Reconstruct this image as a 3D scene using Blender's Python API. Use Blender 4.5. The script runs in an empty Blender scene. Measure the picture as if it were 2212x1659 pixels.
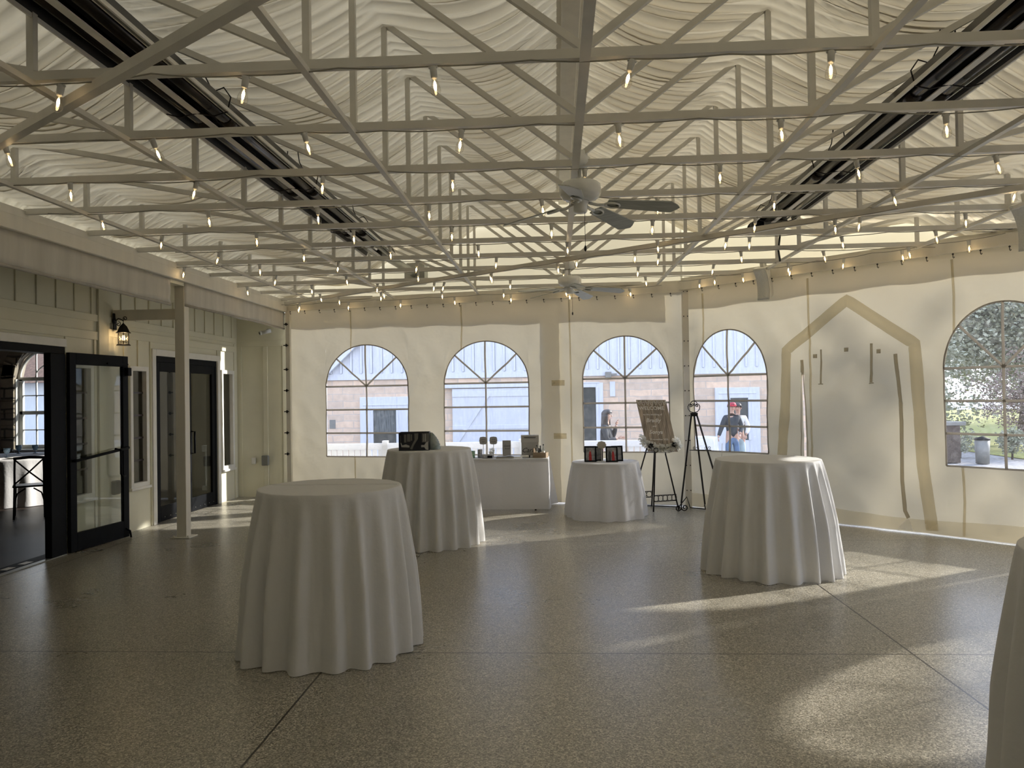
import bpy, bmesh, math, random
from mathutils import Vector, Matrix, noise
random.seed(7)
sc = bpy.context.scene
COL = sc.collection
R = math.radians
PI = math.pi

# ------------------------------------------------------------------ helpers
def tag(o, label=None, cat=None, group=None, kind=None):
    if label: o['label'] = label
    if cat: o['category'] = cat
    if group: o['group'] = group
    if kind: o['kind'] = kind
    return o

def empty(name, loc=(0, 0, 0), rz=0, label=None, cat=None, group=None, kind=None):
    o = bpy.data.objects.new(name, None); COL.objects.link(o)
    o.location = loc; o.rotation_euler = (0, 0, rz); o.empty_display_size = .1
    return tag(o, label, cat, group, kind)

def copy_tree(o, parent=None):
    c = o.copy(); COL.objects.link(c); c.parent = parent
    for ch in list(o.children): copy_tree(ch, c)
    return c

class MB:
    def __init__(s): s.v = []; s.f = []; s.sm = []; s.mi = []
    def add(s, vs, fs, smooth=False, mi=0):
        b = len(s.v); s.v += [tuple(v) for v in vs]
        for f in fs: s.f.append(tuple(b + i for i in f)); s.sm.append(smooth); s.mi.append(mi)
        return s
    def box(s, x0, x1, y0, y1, z0, z1, M=None, mi=0):
        vs = [Vector((x, y, z)) for x in (x0, x1) for y in (y0, y1) for z in (z0, z1)]
        if M: vs = [M @ v for v in vs]
        return s.add(vs, [(0, 1, 3, 2), (4, 6, 7, 5), (0, 4, 5, 1), (2, 3, 7, 6), (0, 2, 6, 4), (1, 5, 7, 3)], False, mi)
    def bbox(s, x0, x1, y0, y1, z0, z1, b=.006, M=None, mi=0):      # box with chamfered edges
        X, Y, Z = (x0, x1), (y0, y1), (z0, z1); vs = []; idx = {}
        for i in (0, 1):
            for j in (0, 1):
                for k in (0, 1):
                    sx, sy, sz = 1 - 2 * i, 1 - 2 * j, 1 - 2 * k
                    for a, d in enumerate(((0, b, b), (b, 0, b), (b, b, 0))):
                        idx[i, j, k, a] = len(vs); v = Vector((X[i] + sx * d[0], Y[j] + sy * d[1], Z[k] + sz * d[2])); vs.append(M @ v if M else v)
        fs = []
        for i in (0, 1): fs.append([idx[i, j, k, 0] for j, k in ((0, 0), (0, 1), (1, 1), (1, 0))])
        for j in (0, 1): fs.append([idx[i, j, k, 1] for i, k in ((0, 0), (1, 0), (1, 1), (0, 1))])
        for k in (0, 1): fs.append([idx[i, j, k, 2] for i, j in ((0, 0), (0, 1), (1, 1), (1, 0))])
        for i in (0, 1):
            for j in (0, 1): fs.append([idx[i, j, 0, 0], idx[i, j, 1, 0], idx[i, j, 1, 1], idx[i, j, 0, 1]])
            for k in (0, 1): fs.append([idx[i, 0, k, 0], idx[i, 1, k, 0], idx[i, 1, k, 2], idx[i, 0, k, 2]])
        for j in (0, 1):
            for k in (0, 1): fs.append([idx[0, j, k, 1], idx[1, j, k, 1], idx[1, j, k, 2], idx[0, j, k, 2]])
        for i in (0, 1):
            for j in (0, 1):
                for k in (0, 1): fs.append([idx[i, j, k, a] for a in range(3)])
        return s.add(vs, fs, False, mi)
    def tube(s, pts, r, n=8, cap=True, smooth=True, closed=False, mi=0):
        pts = [Vector(p) for p in pts]; m = len(pts)
        rs = r if isinstance(r, (list, tuple)) else [r] * m
        vs = []; up = None
        for i, p in enumerate(pts):
            if closed: t = pts[(i + 1) % m] - pts[i - 1]
            else: t = pts[min(i + 1, m - 1)] - pts[max(i - 1, 0)]
            t.normalize()
            if up is None:
                up = Vector((0, 0, 1)) if abs(t.z) < .9 else Vector((1, 0, 0))
            a = t.cross(up)
            if a.length < 1e-6: a = t.cross(Vector((0, 1, 0)))
            a.normalize(); b = a.cross(t); b.normalize(); up = b
            for k in range(n):
                w = 2 * PI * k / n + PI / n
                vs.append(p + rs[i] * (math.cos(w) * a + math.sin(w) * b))
        fs = []
        for i in range(m if closed else m - 1):
            j = (i + 1) % m
            for k in range(n): fs.append((i * n + k, i * n + (k + 1) % n, j * n + (k + 1) % n, j * n + k))
        if cap and not closed: fs += [tuple(range(n))[::-1], tuple((m - 1) * n + k for k in range(n))]
        return s.add(vs, fs, smooth, mi)
    def bar(s, a, b, w, h=None, up=(0, 0, 1), mi=0):                 # square bar from a to b
        a = Vector(a); b = Vector(b); h = h or w; t = (b - a).normalized(); up = Vector(up)
        if abs(t.dot(up)) > .98: up = Vector((0, 1, 0))
        x = t.cross(up).normalized(); y = x.cross(t).normalized()
        vs = [p + sx * x * w / 2 + sy * y * h / 2 for p in (a, b) for sx, sy in ((-1, -1), (1, -1), (1, 1), (-1, 1))]
        return s.add(vs, [(0, 1, 2, 3), (7, 6, 5, 4), (0, 4, 5, 1), (1, 5, 6, 2), (2, 6, 7, 3), (3, 7, 4, 0)], False, mi)
    def lathe(s, prof, c=(0, 0, 0), n=24, smooth=True, M=None, mi=0):
        vs = []; c = Vector(c)
        for r, z in prof:
            for k in range(n):
                w = 2 * PI * k / n; v = Vector((r * math.cos(w), r * math.sin(w), z))
                vs.append((M @ v if M else v) + c)
        fs = [(i * n + k, i * n + (k + 1) % n, (i + 1) * n + (k + 1) % n, (i + 1) * n + k) for i in range(len(prof) - 1) for k in range(n)]
        if prof[0][0] > 1e-4: fs.append(tuple(range(n))[::-1])
        if prof[-1][0] > 1e-4: fs.append(tuple((len(prof) - 1) * n + k for k in range(n)))
        return s.add(vs, fs, smooth, mi)
    def prism(s, poly, f0, f1, mi=0, smooth=False):                  # poly of 2D, f0/f1 map (u,v) to 3D
        n = len(poly); vs = [f0(*p) for p in poly] + [f1(*p) for p in poly]
        return s.add(vs, [tuple(range(n))[::-1], tuple(range(n, 2 * n))] + [(i, (i + 1) % n, n + (i + 1) % n, n + i) for i in range(n)], smooth, mi)
    def grid(s, nu, nv, fn, smooth=True, mi=0):
        vs = [fn(i, j) for i in range(nu + 1) for j in range(nv + 1)]
        return s.add(vs, [(i * (nv + 1) + j, (i + 1) * (nv + 1) + j, (i + 1) * (nv + 1) + j + 1, i * (nv + 1) + j + 1) for i in range(nu) for j in range(nv)], smooth, mi)
    def build(s, name, m, parent=None, merge=False, recalc=True, solid=0):
        me = bpy.data.meshes.new(name); me.from_pydata(s.v, [], s.f)
        for p, a, b in zip(me.polygons, s.sm, s.mi): p.use_smooth = a; p.material_index = b
        for x in (m if isinstance(m, (list, tuple)) else [m]): me.materials.append(x)
        if merge or recalc:
            bm = bmesh.new(); bm.from_mesh(me)
            if merge: bmesh.ops.remove_doubles(bm, verts=bm.verts, dist=1e-4)
            if recalc: bmesh.ops.recalc_face_normals(bm, faces=bm.faces)
            bm.to_mesh(me); bm.free()
        o = bpy.data.objects.new(name, me); COL.objects.link(o)
        if solid:
            md = o.modifiers.new('thick', 'SOLIDIFY'); md.thickness = solid; md.offset = 0
        if parent: o.parent = parent
        return o

# ------------------------------------------------------------------ materials
def nodes(m):
    m.use_nodes = True; nt = m.node_tree; nt.nodes.clear(); return nt, nt.nodes, nt.links
def mat(name, c, rough=.6, metal=0, var=.06, vscale=9, bump=0, bscale=60, spec=.5, aniso=None, c2=None, coat=0):
    m = bpy.data.materials.new(name); nt, N, L = nodes(m)
    out = N.new('ShaderNodeOutputMaterial'); b = N.new('ShaderNodeBsdfPrincipled')
    L.new(b.outputs[0], out.inputs[0])
    b.inputs['Roughness'].default_value = rough; b.inputs['Metallic'].default_value = metal
    b.inputs['Specular IOR Level'].default_value = spec; b.inputs['Coat Weight'].default_value = coat
    tc = N.new('ShaderNodeTexCoord'); mp = N.new('ShaderNodeMapping'); L.new(tc.outputs['Object'], mp.inputs[0])
    if aniso: mp.inputs['Scale'].default_value = aniso
    nz = N.new('ShaderNodeTexNoise'); nz.inputs['Scale'].default_value = vscale; nz.inputs['Detail'].default_value = 5
    L.new(mp.outputs[0], nz.inputs['Vector'])
    cr = N.new('ShaderNodeValToRGB'); L.new(nz.outputs['Fac'], cr.inputs[0])
    d = c2 or tuple(max(0, x * (1 - 2.5 * var)) for x in c)
    cr.color_ramp.elements[0].position = .3; cr.color_ramp.elements[1].position = .7
    cr.color_ramp.elements[0].color = (*d, 1); cr.color_ramp.elements[1].color = (*c, 1)
    L.new(cr.outputs[0], b.inputs['Base Color'])
    if bump:
        n2 = N.new('ShaderNodeTexNoise'); n2.inputs['Scale'].default_value = bscale; L.new(mp.outputs[0], n2.inputs['Vector'])
        bp = N.new('ShaderNodeBump'); bp.inputs['Strength'].default_value = bump; bp.inputs['Distance'].default_value = .01
        L.new(n2.outputs['Fac'], bp.inputs['Height']); L.new(bp.outputs[0], b.inputs['Normal'])
    return m
def cloth_mat(name, c, trans=.4, tcol=None, bump=.25, bscale=6, sheer=0):   # thin fabric: diffuse + translucent
    m = bpy.data.materials.new(name); nt, N, L = nodes(m)
    out = N.new('ShaderNodeOutputMaterial'); mx = N.new('ShaderNodeMixShader'); mx.inputs[0].default_value = trans
    df = N.new('ShaderNodeBsdfDiffuse'); tr = N.new('ShaderNodeBsdfTranslucent')
    tc = N.new('ShaderNodeTexCoord'); nz = N.new('ShaderNodeTexNoise'); nz.inputs['Scale'].default_value = 1.7; nz.inputs['Detail'].default_value = 4
    L.new(tc.outputs['Object'], nz.inputs['Vector'])
    for node, col in ((df, c), (tr, tcol or c)):
        cr = N.new('ShaderNodeValToRGB'); L.new(nz.outputs['Fac'], cr.inputs[0])
        cr.color_ramp.elements[0].color = (*[x * .9 for x in col], 1); cr.color_ramp.elements[1].color = (*col, 1)
        L.new(cr.outputs[0], node.inputs[0])
    n2 = N.new('ShaderNodeTexNoise'); n2.inputs['Scale'].default_value = bscale; n2.inputs['Detail'].default_value = 3; L.new(tc.outputs['Object'], n2.inputs['Vector'])
    bp = N.new('ShaderNodeBump'); bp.inputs['Strength'].default_value = bump; bp.inputs['Distance'].default_value = .02
    L.new(n2.outputs['Fac'], bp.inputs['Height']); L.new(bp.outputs[0], df.inputs['Normal']); L.new(bp.outputs[0], tr.inputs['Normal'])
    L.new(df.outputs[0], mx.inputs[1]); L.new(tr.outputs[0], mx.inputs[2])
    if sheer:                                           # thin enough to see through a little
        tp = N.new('ShaderNodeBsdfTransparent'); tp.inputs[0].default_value = (1, .97, .9, 1); ms_ = N.new('ShaderNodeMixShader'); ms_.inputs[0].default_value = sheer
        L.new(mx.outputs[0], ms_.inputs[1]); L.new(tp.outputs[0], ms_.inputs[2]); mx = ms_
    L.new(mx.outputs[0], out.inputs[0])
    return m
def pane_mat(name, tint=(.96, .97, .98), refl=.08, rough=.02, wavy=0, haze=0):   # clear sheet
    m = bpy.data.materials.new(name); nt, N, L = nodes(m)
    out = N.new('ShaderNodeOutputMaterial'); mx = N.new('ShaderNodeMixShader')
    t = N.new('ShaderNodeBsdfTransparent'); t.inputs[0].default_value = (*tint, 1)
    g = N.new('ShaderNodeBsdfGlossy'); g.inputs['Roughness'].default_value = rough
    lw = N.new('ShaderNodeLayerWeight'); lw.inputs[0].default_value = .5; fr = N.new('ShaderNodeMath'); fr.operation = 'POWER'; fr.inputs[1].default_value = 4.5; L.new(lw.outputs['Facing'], fr.inputs[0])
    ad = N.new('ShaderNodeMath'); ad.operation = 'ADD'; ad.inputs[1].default_value = refl; L.new(fr.outputs[0], ad.inputs[0]); ad.use_clamp = True
    L.new(ad.outputs[0], mx.inputs[0]); L.new(t.outputs[0], mx.inputs[1]); L.new(g.outputs[0], mx.inputs[2])
    last = mx
    tc = N.new('ShaderNodeTexCoord')
    if wavy:
        nz = N.new('ShaderNodeTexNoise'); nz.inputs['Scale'].default_value = 3; L.new(tc.outputs['Object'], nz.inputs['Vector'])
        bp = N.new('ShaderNodeBump'); bp.inputs['Strength'].default_value = wavy; L.new(nz.outputs['Fac'], bp.inputs['Height']); L.new(bp.outputs[0], g.inputs['Normal'])
    if haze:
        d = N.new('ShaderNodeBsdfDiffuse'); d.inputs[0].default_value = (.9, .9, .9, 1); tl = N.new('ShaderNodeBsdfTranslucent'); tl.inputs[0].default_value = (.9, .9, .92, 1)
        a2 = N.new('ShaderNodeMixShader'); L.new(d.outputs[0], a2.inputs[1]); L.new(tl.outputs[0], a2.inputs[2])
        nz = N.new('ShaderNodeTexNoise'); nz.inputs['Scale'].default_value = 7; nz.inputs['Detail'].default_value = 6; nz.inputs['Distortion'].default_value = 2; L.new(tc.outputs['Object'], nz.inputs['Vector'])
        mr = N.new('ShaderNodeMapRange'); mr.inputs[1].default_value = .45; mr.inputs[2].default_value = .85; mr.inputs[3].default_value = .03; mr.inputs[4].default_value = haze
        L.new(nz.outputs['Fac'], mr.inputs[0]); m3 = N.new('ShaderNodeMixShader'); L.new(mr.outputs[0], m3.inputs[0]); L.new(mx.outputs[0], m3.inputs[1]); L.new(a2.outputs[0], m3.inputs[2]); last = m3
    L.new(last.outputs[0], out.inputs[0]); return m
def glow_mat(name, c, s):
    m = bpy.data.materials.new(name); nt, N, L = nodes(m)
    out = N.new('ShaderNodeOutputMaterial'); e = N.new('ShaderNodeEmission'); e.inputs[0].default_value = (*c, 1); e.inputs[1].default_value = s
    L.new(e.outputs[0], out.inputs[0])
    return m
def brick_mat(name, c1, c2, mortar, sx, bw, rh, rough=.9, ms=.02, off=.5, axis='XZ'):
    m = bpy.data.materials.new(name); nt, N, L = nodes(m)
    out = N.new('ShaderNodeOutputMaterial'); b = N.new('ShaderNodeBsdfPrincipled'); L.new(b.outputs[0], out.inputs[0]); b.inputs['Roughness'].default_value = rough
    tc = N.new('ShaderNodeTexCoord'); sp = N.new('ShaderNodeSeparateXYZ'); cb = N.new('ShaderNodeCombineXYZ')
    L.new(tc.outputs['Object'], sp.inputs[0]); L.new(sp.outputs['X' if axis[0] == 'X' else 'Y'], cb.inputs[0]); L.new(sp.outputs['Z' if axis[1] == 'Z' else 'Y'], cb.inputs[1])
    nz = N.new('ShaderNodeTexNoise'); nz.inputs['Scale'].default_value = 2.2; nz.inputs['Detail'].default_value = 3; L.new(tc.outputs['Object'], nz.inputs['Vector'])
    ma = N.new('ShaderNodeVectorMath'); ma.operation = 'MULTIPLY_ADD'; ma.inputs[1].default_value = (.09, .09, .09); L.new(nz.outputs['Color'], ma.inputs[0]); L.new(cb.outputs[0], ma.inputs[2])
    br = N.new('ShaderNodeTexBrick'); br.inputs['Scale'].default_value = sx; br.inputs['Brick Width'].default_value = bw; br.inputs['Row Height'].default_value = rh
    br.inputs['Mortar Size'].default_value = ms; br.offset = off
    br.inputs['Color1'].default_value = (*c1, 1); br.inputs['Color2'].default_value = (*c2, 1); br.inputs['Mortar'].default_value = (*mortar, 1)
    L.new(ma.outputs[0], br.inputs['Vector'])
    n3 = N.new('ShaderNodeTexNoise'); n3.inputs['Scale'].default_value = 6; n3.inputs['Detail'].default_value = 6; L.new(tc.outputs['Object'], n3.inputs['Vector'])
    mr = N.new('ShaderNodeMapRange'); mr.inputs[3].default_value = .72; mr.inputs[4].default_value = 1.2; L.new(n3.outputs['Fac'], mr.inputs[0])
    mu = N.new('ShaderNodeVectorMath'); mu.operation = 'SCALE'; L.new(br.outputs['Color'], mu.inputs[0]); L.new(mr.outputs[0], mu.inputs['Scale']); L.new(mu.outputs[0], b.inputs['Base Color'])
    bp = N.new('ShaderNodeBump'); bp.inputs['Strength'].default_value = .5; bp.inputs['Distance'].default_value = .02; L.new(n3.outputs['Fac'], bp.inputs['Height']); L.new(bp.outputs[0], b.inputs['Normal'])
    return m
def floor_mat():
    m = bpy.data.materials.new('polished_aggregate'); nt, N, L = nodes(m)
    out = N.new('ShaderNodeOutputMaterial'); b = N.new('ShaderNodeBsdfPrincipled'); L.new(b.outputs[0], out.inputs[0])
    tc = N.new('ShaderNodeTexCoord')
    vo = N.new('ShaderNodeTexVoronoi'); vo.inputs['Scale'].default_value = 150; L.new(tc.outputs['Object'], vo.inputs['Vector'])
    cr = N.new('ShaderNodeValToRGB'); sp = N.new('ShaderNodeSeparateColor'); L.new(vo.outputs['Color'], sp.inputs[0]); L.new(sp.outputs[0], cr.inputs[0])
    e = cr.color_ramp.elements; e[0].color = (.10, .09, .068, 1); e[1].color = (.66, .62, .52, 1); e[1].position = 1
    a = e.new(.3); a.color = (.245, .223, .172, 1); a = e.new(.72); a.color = (.375, .347, .28, 1)
    n1 = N.new('ShaderNodeTexNoise'); n1.inputs['Scale'].default_value = .9; n1.inputs['Detail'].default_value = 6; n1.inputs['Roughness'].default_value = .65; L.new(tc.outputs['Object'], n1.inputs['Vector'])
    mr = N.new('ShaderNodeMapRange'); mr.inputs[1].default_value = .3; mr.inputs[2].default_value = .7; mr.inputs[3].default_value = .9; mr.inputs[4].default_value = 1.1; L.new(n1.outputs['Fac'], mr.inputs[0])
    mu = N.new('ShaderNodeVectorMath'); mu.operation = 'SCALE'; L.new(cr.outputs[0], mu.inputs[0]); L.new(mr.outputs[0], mu.inputs['Scale'])
    # saw-cut joints between the slabs
    s = N.new('ShaderNodeSeparateXYZ'); L.new(tc.outputs['Object'], s.inputs[0])
    nw = N.new('ShaderNodeTexNoise'); nw.inputs['Scale'].default_value = 14; L.new(tc.outputs['Object'], nw.inputs['Vector'])
    def joint(sock, off, per, w):
        ad = N.new('ShaderNodeMath'); ad.operation = 'ADD'; ad.inputs[1].default_value = -off; L.new(s.outputs[sock], ad.inputs[0])
        wb = N.new('ShaderNodeMath'); wb.operation = 'MULTIPLY_ADD'; wb.inputs[1].default_value = .008; L.new(nw.outputs['Fac'], wb.inputs[0]); L.new(ad.outputs[0], wb.inputs[2])
        pp = N.new('ShaderNodeMath'); pp.operation = 'PINGPONG'; pp.inputs[1].default_value = per; L.new(wb.outputs[0], pp.inputs[0])
        lt = N.new('ShaderNodeMath'); lt.operation = 'LESS_THAN'; lt.inputs[1].default_value = w; L.new(pp.outputs[0], lt.inputs[0]); return lt
    j1 = joint('X', 2.226, 3.68 / 2, .006); j2 = joint('Y', 4.945, 3.7 / 2, .005)
    mxj = N.new('ShaderNodeMath'); mxj.operation = 'MAXIMUM'; L.new(j1.outputs[0], mxj.inputs[0]); L.new(j2.outputs[0], mxj.inputs[1])
    mix = N.new('ShaderNodeMix'); mix.data_type = 'RGBA'; mix.inputs[7].default_value = (.03, .025, .02, 1)
    L.new(mxj.outputs[0], mix.inputs[0]); L.new(mu.outputs[0], mix.inputs[6]); L.new(mix.outputs[2], b.inputs['Base Color'])
    r = N.new('ShaderNodeMapRange'); r.inputs[3].default_value = .22; r.inputs[4].default_value = .36; L.new(n1.outputs['Fac'], r.inputs[0]); L.new(r.outputs[0], b.inputs['Roughness'])
    n2 = N.new('ShaderNodeTexNoise'); n2.inputs['Scale'].default_value = 70; n2.inputs['Detail'].default_value = 3; L.new(tc.outputs['Object'], n2.inputs['Vector'])
    ht = N.new('ShaderNodeMath'); ht.operation = 'MULTIPLY_ADD'; ht.inputs[1].default_value = -1.5; L.new(mxj.outputs[0], ht.inputs[0]); L.new(n2.outputs['Fac'], ht.inputs[2])
    bp = N.new('ShaderNodeBump'); bp.inputs['Strength'].default_value = .16; bp.inputs['Distance'].default_value = .003; L.new(ht.outputs[0], bp.inputs['Height']); L.new(bp.outputs[0], b.inputs['Normal'])
    b.inputs['Specular IOR Level'].default_value = .95
    return m

M = {}
M['floor'] = floor_mat()
M['curtain'] = cloth_mat('tent_vinyl', (.70, .66, .56), .225, (.565, .51, .385), .9, 3)
M['curtain_dim'] = cloth_mat('tent_vinyl_dimmed', (.42, .39, .32), .10, (.5, .46, .38), .3, 4)  # vinyl of the unseen side wall, darkened so less light enters the room
M['curtain2'] = cloth_mat('tent_vinyl_double', (.60, .55, .43), .5, (.93, .87, .72), .2, 5, sheer=.62)
M['gable'] = cloth_mat('tent_gable_vinyl', (.78, .73, .58), .29, (.70, .625, .43), .2, 3)
M['liner'] = cloth_mat('pleated_liner', (.88, .83, .73), .10, (.85, .78, .62), .12, 12)
M['cover'] = cloth_mat('tent_roof_vinyl', (.85, .83, .78), .40, (.92, .84, .68), .1, 3)
M['dimwall'] = mat('dim_back_wall', (.22, .20, .16), .9)
M['strap'] = cloth_mat('webbing', (.48, .44, .36), .5, (.70, .64, .52), .1, sheer=.38)
M['steel'] = mat('cream_paint', (.74, .71, .635), .45, 0, .05, 6)
M['fascia'] = mat('fascia_paint', (.80, .76, .66), .55, 0, .04, 2, aniso=(4, 4, .6))
M['board'] = mat('sage_cream_paint', (.78, .75, .59), .55, 0, .03, 3, .1, 20)
M['trim'] = mat('white_trim_paint', (.84, .82, .76), .45, 0, .03)
M['black'] = mat('black_aluminium', (.010, .011, .013), .55, 0, .1, spec=.08)
M['iron'] = mat('wrought_iron', (.022, .018, .017), .45, .5, .2)
M['cloth'] = cloth_mat('white_linen', (.86, .855, .85), .12, (.88, .87, .85), .12, 30)
M['white'] = mat('white_plastic', (.62, .61, .57), .4)
M['fan'] = mat('fan_enamel', (.86, .86, .82), .25, 0, .04, coat=.3)
M['blade'] = mat('fan_blade_wood', (.52, .54, .50), .35, 0, .12, 3, aniso=(2, 22, 2))
M['glass'] = pane_mat('clear_glass', (.93, .95, .94), .05, .01)
M['darkglass'] = pane_mat('tinted_glass', (.45, .46, .43), .09, .01)
M['vinyl'] = pane_mat('clear_vinyl', (.94, .95, .97), .02, .06, .3, .13)
M['bulbglass'] = pane_mat('bulb_glass', (.97, .95, .9), .06, .03)
M['filament'] = glow_mat('warm_filament', (1, .70, .36), 26)
M['lampglow'] = glow_mat('lantern_bulb', (1, .66, .30), 14)
M['cable'] = mat('cable_sheath', (.34, .32, .26), .6)
M['blackcable'] = mat('black_cable', (.012, .012, .012), .5)
M['reflector'] = mat('sooty_reflector', (.028, .026, .023), .4, .6, .3, 3)
M['polish'] = mat('polished_reflector_strip', (.75, .75, .74), .12, 1)
M['duct'] = mat('galvanised_duct', (.42, .42, .38), .4, .7)
M['tube'] = mat('black_heater_tube', (.05, .042, .036), .22, .7, .4, 3)
M['grey'] = mat('grey_speaker_grille', (.74, .74, .68), .6, 0, .05, 80)
M['greyback'] = mat('grey_speaker_case', (.85, .82, .74), .5)
M['muntin'] = cloth_mat('grey_muntin_tape', (.50, .465, .41), .42, (.56, .52, .46), .1, sheer=.04)
M['outlet'] = mat('grey_outlet_cover', (.22, .22, .20), .5)
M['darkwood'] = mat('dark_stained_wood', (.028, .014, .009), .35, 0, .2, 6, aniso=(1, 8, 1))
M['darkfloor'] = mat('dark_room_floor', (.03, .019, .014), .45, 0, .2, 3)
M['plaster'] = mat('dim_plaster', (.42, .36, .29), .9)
M['stone'] = brick_mat('limestone_blocks', (.45, .38, .28), (.34, .28, .21), (.14, .12, .1), 1, .5, .2)
M['outbrick'] = brick_mat('sandstone_courses', (.80, .60, .44), (.60, .48, .38), (.56, .48, .41), 1, .62, .2, ms=.012)
M['siding'] = mat('white_board_siding', (.66, .69, .75), .7, 0, .05, 6, aniso=(3, 3, .5))
M['vinylfence'] = cloth_mat('white_vinyl_fence', (.97, .97, .97), .38, (1, 1, 1), 0)
M['roof'] = mat('brown_shingles', (.22, .13, .09), .9, 0, .2, 10)
M['shade'] = mat('grey_window_shade', (.17, .19, .19), .8, 0, .3, 5, aniso=(8, 8, .6))
M['darkpane'] = mat('dark_window_pane', (.06, .065, .06), .2)
M['gap'] = mat('siding_gap', (.30, .31, .34), .9)
M['gravel'] = mat('gravel', (.42, .40, .38), .95, 0, .2, 12)
M['grass'] = mat('dry_spring_grass', (.36, .36, .10), .95, 0, .18, 6)
M['leaf'] = mat('grey_green_leaves', (.42, .43, .33), .7, 0, .2, 2, c2=(.24, .26, .18))
M['twig'] = mat('brown_twigs', (.30, .23, .20), .9)
M['bark'] = mat('bark', (.13, .10, .08), .95, 0, .2, 20, .4)

# ------------------------------------------------------------------ layout
A = Vector((-4.49, 12.52, 0)); B = Vector((1.89, 11.23, 0)); Cc = Vector((4.81, 8.31, 0))
XC = .163; ZB = 3.27
def roof_z(x): return 4.72 - .275 * abs(x - XC)
def y_end(x): return 12.52 - (x + 4.49) * .2022 if x <= 1.89 else 13.12 - x
P = [-4.60, -3.93, -2.57, -1.18, XC, 1.51, 2.78, 4.08, 5.40]

# floor and setting
def structure(o): return tag(o, kind='structure')
fl = MB().add([(-5.46, -4, 0), (4.9, -4, 0), (4.9, 8.3, 0), (1.92, 11.3, 0), (-4.49, 12.6, 0), (-4.49, 12.75, 0), (-5.46, 12.75, 0)] +
              [(-5.46, -4, -.2), (4.9, -4, -.2), (4.9, 8.3, -.2), (1.92, 11.3, -.2), (-4.49, 12.6, -.2), (-4.49, 12.75, -.2), (-5.46, 12.75, -.2)],
              [tuple(range(7)), tuple(range(7, 14))[::-1]] + [(i, (i + 1) % 7, 7 + (i + 1) % 7, 7 + i) for i in range(7)])
structure(fl.build('floor', M['floor']))

# pleated roof liner, gathered on the purlins and sagging between them
def liner():
    xs = []; ov = []
    for k in range(len(P) - 1):
        n = 13 if P[k + 1] - P[k] > 1 else 7
        for i in range(n): xs.append((P[k] + (P[k + 1] - P[k]) * i / n, i / n, k))
    xs.append((P[-1], 0, len(P) - 1)); vs = []
    ys = [-4 + .1 * i for i in range(55)] + [1.5 + .0115 * i for i in range(968)]; ny = len(ys) - 1
    for x, t, k in xs:
        ye = y_end(x) - .02; w = math.sin(PI * t)
        span = (P[k + 1] - P[k]) if k < len(P) - 1 else .6
        for j in range(ny + 1):
            y = min(ys[j], ye)
            q = y + .10 * w * math.sin(k * 2.1 + y * .8) + .05 * noise.noise(Vector((y * 1.1, t * 2, k)))   # folds lean as they hang
            a = noise.noise(Vector((q * 2.3, k * 5.3, t * .9))); c = noise.noise(Vector((q * 21., k * 9.1, t * 2.2)))
            qq = q * 8.2 + .9 * noise.noise(Vector((q * 1.7, k * 7.1, t * .5))) + .25 * noise.noise(Vector((q * 6, k, t * 1.5)))
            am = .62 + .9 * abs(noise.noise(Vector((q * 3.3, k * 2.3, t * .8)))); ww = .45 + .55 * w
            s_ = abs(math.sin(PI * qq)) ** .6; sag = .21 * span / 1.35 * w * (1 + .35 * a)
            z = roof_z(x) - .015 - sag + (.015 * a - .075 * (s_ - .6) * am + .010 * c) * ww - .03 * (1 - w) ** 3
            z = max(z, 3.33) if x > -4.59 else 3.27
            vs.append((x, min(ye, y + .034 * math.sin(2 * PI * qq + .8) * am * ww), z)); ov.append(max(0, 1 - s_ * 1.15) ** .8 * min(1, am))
    nx = len(xs); m = ny + 1
    fs = [(i * m + j, (i + 1) * m + j, (i + 1) * m + j + 1, i * m + j + 1) for i in range(nx - 1) for j in range(ny)
          if not (ys[j] > y_end(xs[i][0]) + .03 and ys[j] > y_end(xs[i + 1][0]) + .03)]
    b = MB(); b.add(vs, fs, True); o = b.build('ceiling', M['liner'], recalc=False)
    at_ = o.data.attributes.new('crease_shade', 'FLOAT', 'POINT'); at_.data.foreach_set('value', ov)   # shade put into the creases, as doubled cloth that passes less light
    return o
nt = M['liner'].node_tree; mxn = next(n for n in nt.nodes if n.type == 'MIX_SHADER'); an = nt.nodes.new('ShaderNodeAttribute'); an.attribute_name = 'crease_shade'
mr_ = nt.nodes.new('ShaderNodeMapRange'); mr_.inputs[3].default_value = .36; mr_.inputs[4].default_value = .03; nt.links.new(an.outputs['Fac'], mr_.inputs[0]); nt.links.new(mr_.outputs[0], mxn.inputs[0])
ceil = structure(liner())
cv = MB()
for x0, x1 in ((-5.6, XC), (XC, 5.2)):
    z0, z1 = 5.02 - .275 * abs(x0 - XC), 5.02 - .275 * abs(x1 - XC)
    ys = [y_end(max(x0, -4.49)) + .1, y_end(min(x1, 1.89)) + .05]
    if x0 < 0: cv.add([(x0, -4, z0), (x1, -4, z1), (x1, y_end(x1) + .1, z1), (x0, 12.9, z0)], [(0, 1, 2, 3)])
    else: cv.add([(x0, -4, z0), (x1, -4, z1), (x1, 8.0, z1), (1.89, 11.33, 5.02 - .275 * 1.727), (x0, y_end(x0) + .1, z0)], [(0, 1, 2, 3, 4)])
cv.build('roof_cover', M['cover'], ceil)
structure(MB().bbox(.09, .235, -4, 11.55, 4.55, 4.68).box(.055, .09, -4, 11.55, 4.6, 4.68).box(.235, .27, -4, 11.55, 4.6, 4.68).build('trim_1', M['fascia']))

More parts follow.
